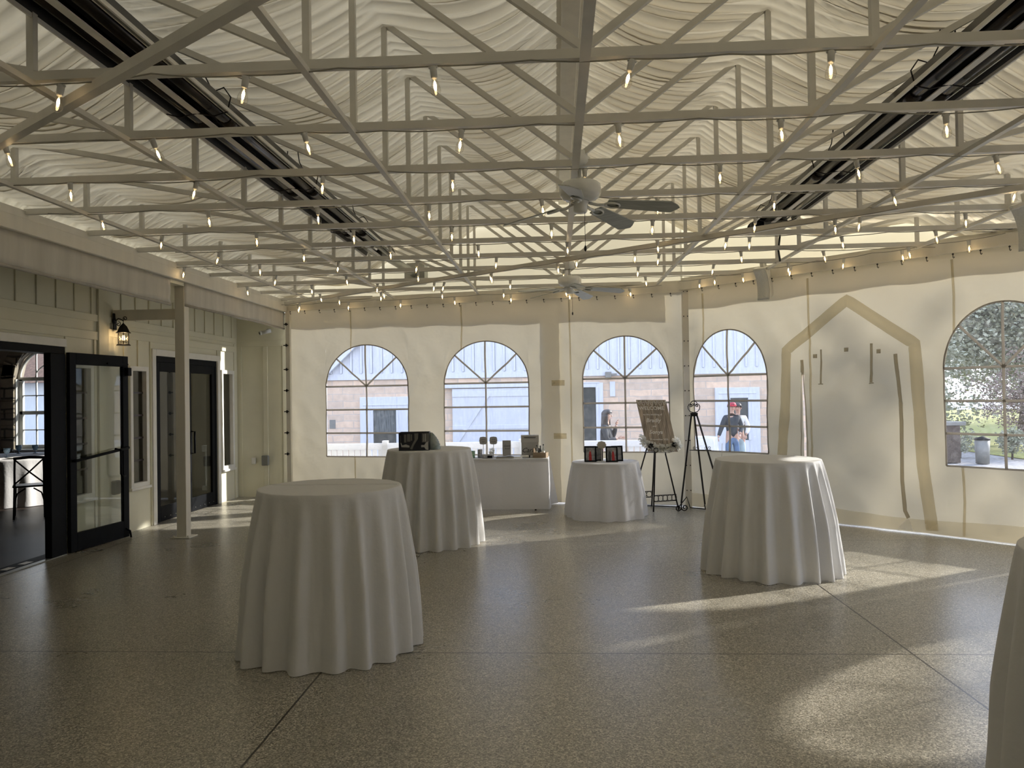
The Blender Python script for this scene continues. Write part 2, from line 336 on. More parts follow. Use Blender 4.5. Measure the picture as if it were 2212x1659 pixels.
# ---- tent side curtains with arched openings
def wob(s, z, seed, amp=1.0):
    n = noise.noise(Vector((s * 1.1, z * .55, seed))) * .045 + noise.noise(Vector((s * 3.2 + z * .9, z * 1.1, seed + 5))) * .022
    n += noise.noise(Vector((s * 7 - z * 3, z * 2.2 + s, seed + 9))) * .010 + .013 * (1 - 2 * abs(noise.noise(Vector((s * 2.2 + z * 1.8, z * .5 - s * .4, seed + 2))))) ** 3 + .010 * (1 - 2 * abs(noise.noise(Vector((s * 2.6 - z * 1.5, z * .4 + s * .4, seed + 12))))) ** 3
    return amp * n * min(1, max(.15, (3.1 - z) * 1.2))
def curtain(name, P0, P1, H, wins, seed, m, z0=.02, top=None, amp=1.0, segs=None):
    d = (P1 - P0); Lg = d.length; d = d / Lg; nrm = Vector((-d.y, d.x, 0))   # nrm points outdoors for A->B
    def at(s, z, off=0): return P0 + d * s + nrm * (wob(s, z, seed, amp) + off) + Vector((0, 0, z))
    cuts = sorted({0, Lg} | {w[0] for w in wins} | {w[1] for w in wins})
    ss = []
    for a, b in zip(cuts, cuts[1:]):
        n = max(1, int((b - a) / .055)); ss += [a + (b - a) * i / n for i in range(n)]
    ss.append(Lg); bld = MB(); prev = None
    def arch(w, s):
        c = (w[0] + w[1]) / 2; hw = (w[1] - w[0]) / 2; u = min(1, abs(s - c) / hw); return w[3] + (w[4] - w[3]) * math.sqrt(max(0, 1 - u * u))
    for a, b in zip(ss, ss[1:]):
        mid = (a + b) / 2; w = next((w for w in wins if w[0] < mid < w[1]), None)
        parts = [((z0, H), (z0, H), 60)] if not w else [((z0, w[2]), (z0, w[2]), 14), ((arch(w, a), H), (arch(w, b), H), 26)]
        for (a0, a1), (b0, b1), n in parts:
            bld.grid(1, n, lambda i, j: at((a, b)[i], (a0 + (a1 - a0) * j / n) if i == 0 else (b0 + (b1 - b0) * j / n)), True)
    o = structure(bld.build(name, m, merge=True, recalc=False))
    return o, at, Lg, arch
def ribbon(bld, at, pts, w, off, mi=0):       # tape lying on the curtain along (s,z) points
    n = len(pts)
    dense = []
    for (s0, z0), (s1, z1) in zip(pts, pts[1:]):
        k = max(1, int(math.hypot(s1 - s0, z1 - z0) / .05)); dense += [(s0 + (s1 - s0) * i / k, z0 + (z1 - z0) * i / k) for i in range(k)]
    dense.append(pts[-1]); row = []
    for i, (s, z) in enumerate(dense):
        a = dense[max(0, i - 1)]; b = dense[min(len(dense) - 1, i + 1)]; l = math.hypot(b[0] - a[0], b[1] - a[1]) or 1
        nx, nz = -(b[1] - a[1]) / l, (b[0] - a[0]) / l
        row.append((at(s + nx * w / 2, z + nz * w / 2, off), at(s - nx * w / 2, z - nz * w / 2, off), at(s - nx * w / 2, z - nz * w / 2, off - .004), at(s + nx * w / 2, z + nz * w / 2, off - .004)))
    m = len(row); vs = [p for r in row for p in r]
    fs = [(i * 4 + k, i * 4 + (k + 1) % 4, (i + 1) * 4 + (k + 1) % 4, (i + 1) * 4 + k) for i in range(m - 1) for k in range(4)] + [(0, 1, 2, 3), (4 * m - 1, 4 * m - 2, 4 * m - 3, 4 * m - 4)]
    bld.add(vs, fs, True, mi)
wn = [0]
def tent_window(w, at, arch):
    s0, s1, zs, zp, zt = w; c = (s0 + s1) / 2; wn[0] += 1
    b = MB(); n = 20
    b.grid(n, 1, lambda i, j: at(s0 + (s1 - s0) * i / n, zs + (zp - zs) * j, .004), True)
    b.grid(n, 6, lambda i, j: at(s0 + (s1 - s0) * i / n, zp + (arch(w, s0 + (s1 - s0) * i / n) - zp) * j / 6, .004), True)
    o = structure(b.build('window_%d' % wn[0], M['vinyl'], merge=True, recalc=False))
    t = MB(); off = -.006; r1 = zp; hw = (s1 - s0) / 2
    for z in (zp, zp - (zp - zs) / 3, zp - 2 * (zp - zs) / 3): ribbon(t, at, [(s0, z), (s1, z)], .028, off)
    ribbon(t, at, [(c, zs), (c, zt)], .028, off - .003)
    for sg in (-1, 1):
        u = math.cos(R(43)); ribbon(t, at, [(c, zp), (c + sg * hw * u, zp + (zt - zp) * math.sqrt(1 - u * u))], .027, off - .001)
    t.build('muntin_grid', M['muntin'], o)
    e = MB(); arc = [(c - hw * math.cos(PI * k / 30), zp + (zt - zp) * math.sin(PI * k / 30)) for k in range(31)]
    ribbon(e, at, [(s0, zs), (s0, zp)], .018, off); ribbon(e, at, [(s1, zs), (s1, zp)], .018, off); ribbon(e, at, [(s0, zs), (s1, zs)], .02, off); ribbon(e, at, arc, .018, off)
    e.build('edge_binding', M['muntin'], o); return o

WB = [(.706, 2.165, .70, 1.85, 2.523), (2.787, 4.155, .74, 1.86, 2.516), (5.0, 6.28, .79, 1.89, 2.52)]
WR = [(.16, 1.30, .832, 1.895, 2.53), (3.475, 4.72 - .02 if False else 4.10, .80, 1.89, 2.58)]
LR = (Cc - B).length
WR[1] = (3.475, 4.75 - .0, .80, 1.89, 2.585) if LR > 4.76 else (3.475, LR - .01, .8, 1.89, 2.585)
Ccx = Vector((5.35, 7.77, 0))          # the chamfer wall runs on to here, past the eave
WR[1] = (3.475, 4.66, .80, 1.89, 2.585)
wb, atB, LB, archB = curtain('wall_back', A, B, 3.22, WB, 3.1, M['curtain'])
for w in WB: tent_window(w, atB, archB)
wr, atR, LRr, archR = curtain('wall_right', B, Ccx, 3.26, [WR[0], (1.802, 1.832, .12, 1.87, 1.88), WR[1]], 8.7, M['curtain'], z0=.015)
for w in WR: tent_window(w, atR, archR)
D0 = Ccx; D1 = Vector((5.35, -4, 0))
WS = [(-3.8, -2.5, .80, 1.89, 2.55), (3.7, 4.95, .80, 1.89, 2.55), (5.42, 6.72, .80, 1.89, 2.55)]
WS = [(D0.y - w[1], D0.y - w[0], *w[2:]) for w in WS]
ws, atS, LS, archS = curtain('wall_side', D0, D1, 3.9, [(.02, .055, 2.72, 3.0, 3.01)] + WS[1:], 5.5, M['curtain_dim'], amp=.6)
WS = WS[1:]
for w in WS: tent_window(w, atS, archS)
MBf = MB().add([(5.35, -4, 0), (-5.6, -4, 0), (-5.6, -4, 5), (5.35, -4, 5)], [(0, 1, 2, 3)])
structure(MBf.build('wall_front', M['dimwall'], solid=.03))

# gable panels between header and roof
def gable(name, x0, x1, off, m=M['gable']):
    b = MB(); n = 36
    def fn(i, j):
        x = x0 + (x1 - x0) * i / n; zt = roof_z(x) + .22; z = 3.14 + (zt - 3.14) * j / 6
        y = y_end(x) + off; return (x, y + .012 * noise.noise(Vector((x * 2, z * 2, 1))), z)
    b.grid(n, 6, fn); return structure(b.build(name, m, recalc=False))
gable('wall_gable_back', -4.6, 1.89, .05); gable('wall_gable_right', 1.89, 5.34, .07)

# curtain seams, second-layer valances, skirt and the closed zip doorway
sb = MB()
for s, z0, z1 in ((1.17, 2.42, 3.1), (1.22, .03, .70), (3.08, 2.4, 3.1), (4.81, .03, 3.1)): ribbon(sb, atB, [(s, z0), (s + .01, (z0 + z1) / 2), (s, z1)], .022, -.006)
sb.build('seam_tape', M['curtain2'], wb)
sr = MB()
for s, z0, z1 in ((.33, 2.35, 3.08), (1.905, .03, 3.1), (3.585, 2.28, 3.1), (3.635, .03, .79)): ribbon(sr, atR, [(s, z0), (s + .012, (z0 + z1) / 2), (s, z1)], .026, -.006)
sr.build('seam_tape', M['curtain2'], wr)
def valance(at, s0, s1, zf, seed, parent, off=.05, z1=3.14):
    b = MB(); n = int((s1 - s0) / .05)
    b.grid(n, 6, lambda i, j: at(s0 + (s1 - s0) * i / n, z1 + (zf(s0 + (s1 - s0) * i / n) + .012 * math.sin(7 * (s0 + (s1 - s0) * i / n) + seed) - z1) * j / 6, off + .01 * noise.noise(Vector((i * .3, j, seed)))), True)
    return b.build('outer_valance', M['curtain2b'], parent, recalc=False)
M['curtain2b'] = cloth_mat('outer_valance_vinyl', (.74, .71, .64), .46, (.82, .78, .70), .2, 4)
valance(atB, 0, 4.40, lambda s: 2.86 - .03 * s / 2, 1, wb); valance(atB, 4.68, 6.3, lambda s: 2.80 - .035 * (s - 4.7), 4, wb)
valance(atR, 0.02, 4.8, lambda s: 2.885 + .008 * s, 7, wr)
# overlapping double width of the back curtain
MB().grid(6, 30, lambda i, j: atB(4.38 + .30 * i / 6, .04 + 3.16 * j / 30, .03), True).build('overlap_panel', M['curtain2b'], wb, recalc=False)
sk = MB(); sk.grid(80, 2, lambda i, j: atR(1.3 + 3.6 * i / 80, .01 + (.175 + .02 * math.sin(i * .12)) * j / 2, -.012 - .02 * (1 - j / 2)), True)
sk.build('ground_skirt', M['curtain2'], wr, recalc=False)
sk = MB(); sk.grid(60, 2, lambda i, j: atR(.02 + 1.2 * i / 60, .01 + .2 * j / 2, -.012 - .02 * (1 - j / 2)), True)
sk.build('ground_skirt', M['curtain2'], wr, recalc=False)
fb = MB()
ribbon(fb, atR, [(1.53, .05), (1.50, .8), (1.56, 1.6), (1.60, 2.19), (2.405, 2.77), (3.17, 2.19), (3.20, 1.6), (3.23, .8), (3.31, .05)], .135, -.012)
fb.build('doorway_border', M['curtain2'], wr)
zp = MB(); ribbon(zp, atR, [(1.81, 2.06), (1.815, 1.9)], .04, -.018); ribbon(zp, atR, [(2.965, 2.08), (2.99, 1.7), (3.01, 1.3), (3.0, .6), (3.02, .25), (3.06, .17)], .042, -.018); ribbon(zp, atR, [(1.77, .1), (1.77, .9), (1.79, 1.5), (1.812, 1.9)], .014, -.018); ribbon(zp, atR, [(1.86, .1), (1.86, .9), (1.85, 1.5), (1.826, 1.9)], .014, -.018)
zp.build('zip', M['strap'], wr)
zs_ = MB()
zs_.add([atR(2.95, .035, -.05), atR(3.12, .03, -.05), atR(3.09, .12, -.04), atR(3.06, .17, -.03), atR(3.0, .1, -.04)], [tuple(range(5))])
zs_.build('zip_gap', cloth_mat('thin_clear_flap', (.9, .9, .9), .85, (1, 1, 1), 0), wr, recalc=False)
st = MB()
ribbon(st, atR, [(2.07, 2.18), (2.05, 1.75)], .022, -.02); ribbon(st, atR, [(2.02, 1.745), (2.08, 1.745)], .012, -.02); ribbon(st, atR, [(2.69, 2.22), (2.68, 1.75)], .03, -.02); ribbon(st, atR, [(2.66, 1.74), (2.71, 1.745)], .012, -.02)
for s, z in ((1.985, 2.1), (2.39, 2.16), (2.775, 2.12)): ribbon(st, atR, [(s - .025, z), (s + .025, z)], .05, -.02)
st.build('tie_strap', M['strap'], wr)
lb = MB()
for s, z in ((4.62, 1.84), (4.64, 1.03)): ribbon(lb, atB, [(s - .1, z), (s + .1, z)], .085, -.008)
lb.build('sewn_label', M['curtain2'], wb)

# header rail, track and corner posts
def along(P0, P1, s, z, off):
    d = (P1 - P0).normalized(); n = Vector((-d.y, d.x, 0)); return P0 + d * s + n * off + Vector((0, 0, z))
hd = MB()
hd.bar(along(A, B, -.05, 3.20, -.05), along(A, B, LB + .02, 3.20, -.05), .10, .10); hd.bar(along(A, B, -.05, 3.135, -.10), along(A, B, LB, 3.135, -.10), .03, .025)
hd.bar(along(A, B, 0, 3.275, -.02), along(A, B, LB, 3.275, -.02), .06, .05)
structure(hd.build('trim_2', M['fascia']))
hd = MB()
hd.bar(along(B, Ccx, -.02, 3.235, -.05), along(B, Ccx, LRr, 3.235, -.05), .10, .11); hd.bar(along(B, Ccx, 0, 3.165, -.10), along(B, Ccx, LRr, 3.165, -.10), .03, .025)
hd.bar(along(B, Ccx, 0, 3.31, -.02), along(B, Ccx, LRr, 3.31, -.02), .06, .05)
structure(hd.build('trim_3', M['fascia']))
cp = MB(); cp.bar((B.x + .01, B.y - .06, 0), (B.x + .01, B.y - .06, 3.15), .085); 
cpo = structure(cp.build('trim_4', M['fascia'])); r_ = MB()
for z in [.25 + .36 * i for i in range(9)]:
    for dx in (-.028, .028): r_.lathe([(0, -.004), (.008, -.004), (.008, .004), (0, .004)], (B.x + .01 + dx, B.y - .108, z), 8, M=Matrix.Rotation(R(90), 3, 'X'))
r_.build('rivet_row', M['iron'], cpo)
cp = MB(); cp.bar((-4.43, 12.40, 0), (-4.43, 12.40, 3.12), .07); cpo = structure(cp.build('trim_5', M['fascia']))
r_ = MB()
for z in (.75, 1.1, 1.45, 1.8, 2.15, 2.55, 2.9): r_.box(-4.50, -4.42, 12.355, 12.37, z - .008, z + .008); r_.box(-4.46, -4.44, 12.34, 12.37, z - .022, z + .022)
r_.build('clip_row', M['iron'], cpo)
hk = MB(); hk.tube([(0, 0, 0), (0, 0, -.05), (.008, 0, -.058), (.016, 0, -.05), (.010, 0, -.042)], .004, 5); hk.lathe([(.004, .0), (.011, .003), (.011, .012), (.004, .016)], (0, 0, -.022), 8)
h0 = hk.build('curtain_hook', M['iron'])
first = True
for i in range(24):
    s = .12 + i * .27
    for PA, PB_, z, g, ok in ((A, B, 3.125, 'back', s < 6.35), (B, Ccx, 3.155, 'right', .2 < s < 4.6)):
        if not ok: continue
        h = h0 if first else h0.copy()
        if not first: COL.objects.link(h)
        first = False
        h.location = along(PA, PB_, s, z, -.105)
        tag(h, {'back': 'small black hook hanging the back tent curtain from its track', 'right': 'small black hook hanging the angled right tent curtain from its track'}[g], 'hook', {'back': 'hooks on the back curtain track', 'right': 'hooks on the right curtain track'}[g])

# ------------------------------------------------------------------ roof steelwork
ORD = ['', 'nearest', 'second', 'third', 'fourth', 'fifth', 'sixth', 'seventh', 'eighth', 'ninth', 'tenth', 'eleventh']
NODE = P[1:-1]                                           # seven purlin lines, XC in the middle
def truss(n):
    y = 3.61 + .857 * (n - 1); x0 = -4.47; x1 = 5.2
    if n >= 6: x1 = min(x1, 13.12 - y - .12)
    if n == 10: x1 = 1.30
    if n == 11: x1 = -2.95
    o = empty('roof_truss', (0, y, 0), 0, 'cream painted steel roof truss, %s in line from the camera' % ORD[n] if n > 1 else 'cream painted steel roof truss nearest the camera', 'roof truss', 'roof trusses')
    MB().bar((x0, 0, ZB + .022), (x1, 0, ZB + .022), .04, .046).build('bottom_chord', M['steel'], o)
    t = MB(); xa = max(x0, -4.3); xs = [xa] + [x for x in NODE if xa < x < x1] + [x1]
    for a, b in zip(xs, xs[1:]): t.bar((a, 0, roof_z(a) + .04), (b, 0, roof_z(b) + .04), .04, .045)
    t.build('top_chord', M['steel'], o)
    for i, x in enumerate(NODE):
        if not (x0 < x < x1) or i == 3: continue
        MB().bar((x, 0, ZB + .04), (x, 0, roof_z(x) + .03), .036).build('vertical_strut', M['steel'], o)
        inn = NODE[i + 1] if i < 3 else NODE[i - 1]
        if i != 3 and inn < x1: MB().bar((x, .003, roof_z(x) - .01), (inn, .003, ZB + .05), .036).build('diagonal_strut', M['steel'], o)
    return o
for n in range(1, 12): truss(n)
PN = ['outermost left', 'second from the left', 'inner left', 'central', 'inner right', 'second from the right', 'outermost right']
for i, x in enumerate(NODE):
    y1 = y_end(x) - .1; w = .05 if i == 3 else .036
    b = MB(); b.bar((x, 2.2 if i == 3 else -1, ZB - .012), (x, y1, ZB - .012), w, .03)
    o = empty('purlin_rail', (0, 0, 0), 0, '%s cream steel rail running front to back under the trusses' % PN[i], 'rail', 'longitudinal rails under the trusses')
    b.build('rail', M['steel'], o)
def tie(a, b, label, z=3.225):
    o = empty('tie_beam', (0, 0, 0), 0, label, 'beam'); m = MB().bar((a[0], a[1], z), (b[0], b[1], z), .05, .05); m.build('beam', M['steel'], o)
tie((-4.40, 12.2), (4.6, 5.4), 'long diagonal steel tie beam crossing below the trusses from the far left corner')
tie((.35, 1.82), (-4.47, 5.14), 'short diagonal steel tie beam below the nearest trusses at the upper left')

# ------------------------------------------------------------------ festoon bulbs
def bulb_proto():
    b = MB(); b.lathe([(0, -.088), (.012, -.087), (.022, -.078), (.026, -.064), (.024, -.048), (.016, -.022), (.012, -.005)], n=14)
    o = b.build('bulb', M['bulbglass'])
    s = MB().lathe([(.004, .052), (.016, .05), (.017, .03), (.0155, 0), (.012, -.006)], n=12).bbox(-.022, .022, -.006, .006, .042, .052, .002)
    s.build('socket', M['white'], o)
    MB().lathe([(.0015, -.018), (.006, -.026), (.008, -.04), (.006, -.056), (.0015, -.064)], n=6).build('filament', M['filament'], o)
    return o
BP = bulb_proto(); bulb_used = [False]
def string(label, fn, ks, zc, tilt=0, clip=None, loc=(0, 0, 0)):
    """fn(k) -> point of the k-th bulb on the run; the cable sags to each bulb and rises to the clip between"""
    o = empty('string_light', loc, 0, label, 'string lights', 'festoon strings under the roof'); L = Vector(loc)
    cb = MB(); pts = []; up = Vector((0, 0, .055))
    def half(p, q, s):
        return [p + (q - p) * t - Vector((0, 0, s * 4 * t * (1 - t))) for t in (.2, .4, .6, .8, 1.0)]
    for i, k in enumerate(ks):
        p = fn(k) - L + up
        if i == 0: pts.append(fn(k - .5) - L + Vector((0, 0, zc)))
        q = fn(k + .5) - L + Vector((0, 0, zc)); sg = .006 + .012 * abs(noise.noise(Vector((k * 3.3, zc, p.y))))
        pts += half(pts[-1], p, sg) + half(p, q, sg * .8)
    cb.tube(pts, .0042, 5); cb.build('cable', M['cable'], o)
    for k in ks:
        if not bulb_used[0]: bb = BP; bb.parent = o; bulb_used[0] = True
        else: bb = copy_tree(BP, o)
        bb.location = fn(k) - L
        a = noise.noise(Vector((k * 7.7, fn(k).y * 3.1, 2)))
        bb.rotation_euler = (.5 * a + tilt, .45 * noise.noise(Vector((k * 5.1, fn(k).y, 9))), 0)
PH = {1: -.554, 2: -.534, 3: -.70, 4: -1.01, 5: -.94, 6: -.78, 7: -.66, 8: -.80, 9: -.60, 10: -.75}
for n in range(1, 11):
    y = 3.61 + .857 * (n - 1) - .03; x1 = 4.7 if n < 6 else 13.12 - y - .3
    if n == 10: x1 = 1.2
    ks = [k for k in range(-5, 7) if -4.4 < PH[n] + .927 * k < x1]
    string('festoon string of warm clear bulbs hanging under the %s roof truss from the camera' % ORD[n] if n > 1 else 'festoon string of large warm bulbs under the truss nearest the camera',
           lambda k, y=y, n=n: Vector((PH[n] + .927 * k, y + .03 * noise.noise(Vector((k * 2.2, n, 1))), 3.195 + .03 * noise.noise(Vector((k * 1.9, n * 2.2, 4))))), ks, .068)
string('festoon string of warm bulbs along the header above the back tent wall', lambda k: along(A, B, .33 + .905 * k, 3.155, -.20), list(range(0, 7)), .07)
string('festoon string of warm bulbs along the header above the angled right wall', lambda k: along(B, Ccx, .42 + .68 * k, 3.20, -.20), list(range(0, 6)), .07)
string('festoon string following the long diagonal tie beam from the far left corner', lambda k: Vector((-4.05 + .82 * k, 11.86 - .62 * k, 3.14)), list(range(0, 9)), .06)

# ------------------------------------------------------------------ radiant tube heaters
def heater(x, y0, y1, label, burner):
    o = empty('radiant_heater', (x, 0, 3.66), 0, label, 'heater', 'radiant tube heaters')
    b = MB(); prof = [(-.205, -.055), (-.17, .03), (-.06, .085), (.06, .085), (.17, .03), (.205, -.055)]
    vs = [(u, y, v) for y in (y0, y1) for u, v in prof] + [(u, y, v + .004) for y in (y0, y1) for u, v in prof]
    n = len(prof); fs = [(i, i + 1, n + i + 1, n + i) for i in range(n - 1)] + [(2 * n + i, 3 * n + i, 3 * n + i + 1, 2 * n + i + 1) for i in range(n - 1)] + [(0, n, 3 * n, 2 * n), (n - 1, 2 * n - 1 + 0, 3 * n - 1 + n, 3 * n - 1)]
    b.add(vs, fs); b.build('reflector', M['reflector'], o, recalc=False)
    p = MB()
    for u in (-.212, .212): p.box(u - .006, u + .006, y0, y1, -.076, -.052)
    p.box(-.03, .018, y0, y1, -.082, -.074); p.box(.15, .158, y0, y1, -.05, -.02); p.build('painted_glint_strip', M['trim'], o)  # white paint stands in for reflections off the polished reflector
    for u in (-.09, .09):
        MB().tube([(u, y0, -.02), (u, y1, -.02)], .048, 14).build('heater_tube', M['tube'], o)
    y = y0 + 1.0
    while y < y1 - .2:
        for u in (-.09, .09): MB().tube([(u, y - .07, -.02), (u, y + .07, -.02)], .060, 14).build('coupling', M['tube'], o)
        y += 1.85
    y = y0 + .7
    while y < y1:
        w = MB()
        for sg in (-1, 1): w.tube([(sg * .21, y, -.06), (sg * .23, y, .02), (sg * .17, y + .03, .10), (sg * .10, y + .02, .07), (sg * .06, y, .16), (sg * .02, y, .45)], .005, 5)
        w.tube([(-.21, y, -.075), (-.12, y, -.10), (0, y, -.078), (.12, y, -.10), (.21, y, -.075)], .005, 5)
        y += 1.85
        w.build('wire_hanger', M['iron'], o)
    if burner:
        q = MB().bbox(-.10, .16, y1, y1 + .45, -.14, .06, .01); q.build('burner_box', M['duct'], o)
        q = MB().tube([(-.14, y1 + .02, -.06), (-.14, y1 + .34, -.06)], .058, 16); q.tube([(-.14, y1 + .36, -.06), (-.14, y1 + .30, -.06)], .064, 16); q.build('burner_motor', M['black'], o)
        q = MB().tube([(.1, y1 + .4, -.05), (.22, y1 + .5, -.10), (.20, y1 + .52, -.30), (.24, y1 + .6, -.42)], .012, 6); q.build('gas_hose', M['blackcable'], o)
    else:
        MB().tube([(.0, y1 - .05, -.02), (.02, y1 + .4, -.02), (.12, y1 + 1.5, -.03), (.13, y1 + 1.66, -.04)], .06, 14).build('flue_pipe', M['duct'], o)
    return o
heater(-2.35, .5, 10.25, 'long black radiant tube heater on the left with grey flue at its far end', False)
heater(2.50, .5, 8.75, 'long black radiant tube heater on the right with burner box at its far end', True)
fx = empty('flue_hood', (-2.18, 12.02, 3.62), R(-11.4), 'grey rounded sheet metal flue hood on the left of the back gable', 'vent')
def rrect(w, h, r, n=5):
    return [(sx * (w / 2 - r) + r * math.cos(t), sy * (h / 2 - r) + r * math.sin(t)) for sx, sy, t0 in ((1, 1, 0), (-1, 1, 90), (-1, -1, 180), (1, -1, 270)) for t in [R(t0 + 90 * k / n) for k in range(n + 1)]]
MB().prism(rrect(.34, .34, .06), lambda u, v: (u, -.12, v), lambda u, v: (u, .03, v)).build('hood_plate', M['duct'], fx)

# ------------------------------------------------------------------ ceiling fans
def fan(loc, angs, label, droop=.10):
    o = empty('ceiling_fan', loc, 0, label, 'ceiling fan', 'ceiling fans')
    MB().lathe([(.0, .27), (.055, .27), (.058, .235), (.072, .225), (.075, .19), (.06, .165), (.02, .15), (0, .15)], n=28).build('canopy', M['fan'], o)
    MB().lathe([(.013, .16), (.013, .09), (.028, .085), (.034, .06)], n=14).build('downrod', M['fan'], o)
    MB().lathe([(0, .062), (.06, .06), (.125, .05), (.143, .035), (.147, .01), (.147, -.02), (.140, -.045), (.115, -.068), (.07, -.08), (0, -.08)], n=36).build('motor_housing', M['fan'], o)
    MB().lathe([(0, -.08), (.062, -.08), (.066, -.092), (.048, -.10), (.05, -.15), (.042, -.162), (0, -.165)], n=24).build('switch_housing', M['fan'], o)
    for a in angs:
        Mx = Matrix.Rotation(R(a), 4, 'Z') @ Matrix.Translation((0, 0, -.088)) @ Matrix.Rotation(math.atan(droop), 4, 'Y') @ Matrix.Rotation(R(-16), 4, 'X')
        prof = [(.20, -.052), (.63, -.074), (.672, -.03), (.69, 0), (.672, .03), (.63, .074), (.20, .052), (.185, 0)]
        bl = MB().prism(prof, lambda u, v: Mx @ Vector((u, v, 0)), lambda u, v: Mx @ Vector((u, v, .007)))
        bo = bl.build('blade', M['blade'], o)
        br = MB(); M2 = Mx
        br.tube([M2 @ Vector(p) for p in ((.06, 0, .0), (.12, 0, -.012), (.17, 0, -.008))], .011, 8)
        br.tube([M2 @ Vector((.225 + .052 * math.cos(t), .034 * math.sin(t), -.008)) for t in [2 * PI * k / 14 for k in range(14)]], .008, 6, closed=True)
        br.build('blade_iron', M['fan'], bo)
    pc = MB().tube([(.03, -.02, -.16), (.03, -.02, -.40)], .0018, 5); pc.lathe([(0, -.44), (.008, -.43), (.009, -.41), (.003, -.395)], (.03, -.02, 0), 8); pc.build('pull_chain', M['iron'], o)
fan((.195, 5.35, 3.11), (-4, 54, 146, 262), 'nearer white ceiling fan with broad grey blades under the central rail')
fan((.20, 9.6, 3.10), (-6, 66, 138, 200, 280), 'farther small white ceiling fan in front of the back wall header')

# ------------------------------------------------------------------ loudspeakers
def speaker(loc, rz, tl, label, s=1.0):
    o = empty('loudspeaker', loc, rz, label, 'speaker', 'wall speakers'); Mt = Matrix.Rotation(R(tl), 4, 'X') @ Matrix.Scale(s, 4)
    n = 12; h = .34; w = .13
    def prof(k, d): z = h * (k / n - .5); return z, .06 * math.sin(PI * (k / n)) + d
    b = MB(); ps = []
    for k in range(n + 1): z, y = prof(k, 0); ps.append((y, z))
    for k in range(n, -1, -1): z, y = prof(k, 0); ps.append((y * .75 + .115 + .03 * abs(k / n - .5), z * .93))
    b.prism([(y, z) for y, z in ps], lambda u, v: Mt @ Vector((-w / 2, u, v)), lambda u, v: Mt @ Vector((w / 2, u, v)))
    b.build('case', M['greyback'], o)
    g = MB(); g.grid(1, n, lambda i, j: Mt @ Vector(((i - .5) * w * .92, prof(j, 0)[1] - .008 - 0, prof(j, 0)[0] * .97)), True)
    g.build('grille', M['grey'], o, solid=.006)
    MB().box(-.02, .02, -.014, -.009, -.148, -.140, Mt).build('badge', M['trim'], o)
    k = MB(); k.bbox(-.02, .02, .10, .16, .0, .22, .004, Mt); k.tube([Mt @ Vector(p) for p in ((0, .13, .1), (.03, .15, .16), (.02, .16, .22))], .008, 6); k.build('bracket', M['greyback'], o)
speaker((2.70, 10.06, 3.06), R(-34), 22, 'grey curved loudspeaker tilted down from the header left of the zipped doorway', 1.25)
speaker((4.16, 6.95, 3.08), R(-52), 24, 'large grey loudspeaker cropped by the right edge of the view', 1.25)

# ------------------------------------------------------------------ left side: fascia beam, post, board wall
b = MB(); b.bbox(-4.55, -4.45, -4, 12.45, 3.105, 3.235, .006); b.box(-4.53, -4.455, -4, 12.45, 3.235, 3.30)
fa = structure(b.build('trim_6', M['fascia']))
def flap(y0, y1, zb):
    m = MB(); n = int((y1 - y0) / .06)
    m.grid(n, 5, lambda i, j: (-4.50 + .012 * noise.noise(Vector((i * .25, j * .6, 3))), y0 + (y1 - y0) * i / n, 3.11 + (zb + .012 * math.sin(i * .3 + y0) - 3.11) * j / 5), True)
    m.build('roll_down_flap', M['curtain_o'], fa, solid=.01); r = MB().tube([(-4.50, y0, zb + .0), (-4.50, (y0 + y1) / 2, zb + .012), (-4.50, y1, zb + .0)], .016, 8); r.build('flap_hem', M['strap2'], fa)
M['curtain_o'] = mat('flap_canvas', (.64, .61, .54), .7, 0, .08, 2, aniso=(1, 3, .5)); M['strap2'] = mat('flap_hem', (.42, .39, .33), .7)
flap(-3.9, 8.66, 2.80); flap(9.0, 12.4, 2.83)
po = empty('support_post', (-4.56, 9.05, 0), 0, 'cream square steel post standing in front of the board wall', 'post')
MB().bbox(-.06, .06, -.06, .06, .012, 3.11, .004).build('shaft', M['fascia'], po)
MB().bbox(-.12, .12, -.11, .11, 0, .012, .003).lathe([(0, .03), (.012, .03), (.012, .01)], (-.09, -.08, 0), 6).lathe([(0, .03), (.012, .03), (.012, .01)], (.09, -.08, 0), 6).build('base_plate', M['fascia'], po)
MB().box(-.86, -.06, -.03, .03, 2.66, 2.79).build('bracing_arm', M['fascia'], po)
structure(MB().box(-5.46, -4.50, -4, 12.78, 3.06, 3.10).build('ceiling_porch', M['board']))

XW = -5.43
w = MB()
def seg(y0, y1, z0, z1): w.box(XW - .16, XW, y0, y1, z0, z1)
seg(-4, 5.9, 0, 3.06); seg(5.9, 8.06, 2.27, 3.06); seg(8.06, 8.24, 0, 3.06); seg(8.24, 8.56, 0, .6); seg(8.24, 8.56, 2.07, 3.06); seg(8.56, 9.42, 0, 3.06); seg(9.42, 9.76, 0, .6); seg(9.42, 9.76, 2.07, 3.06)
seg(9.76, 9.99, 0, 3.06); seg(9.99, 11.87, 2.28, 3.06); seg(11.87, 12.07, 0, 3.06); seg(12.07, 12.45, 0, .57); seg(12.07, 12.45, 2.10, 3.06); seg(12.45, 12.90, 0, 3.06)
wl = structure(w.build('wall_left', M['board'])); t = MB()
def bt(y0, y1, z0, z1, d=.018): t.bbox(XW, XW + d, y0, y1, z0, z1, .003)
bt(-4, 8.72, 2.62, 2.70); bt(8.92, 12.6, 2.62, 2.70); bt(-4, 8.72, 2.40, 2.50); bt(8.92, 12.6, 2.46, 2.56)
for k in range(28):
    y = 7.36 - .314 * (k - 4)
    if -4 < y < 8.7: bt(y - .022, y + .022, 2.70, 3.06, .015)
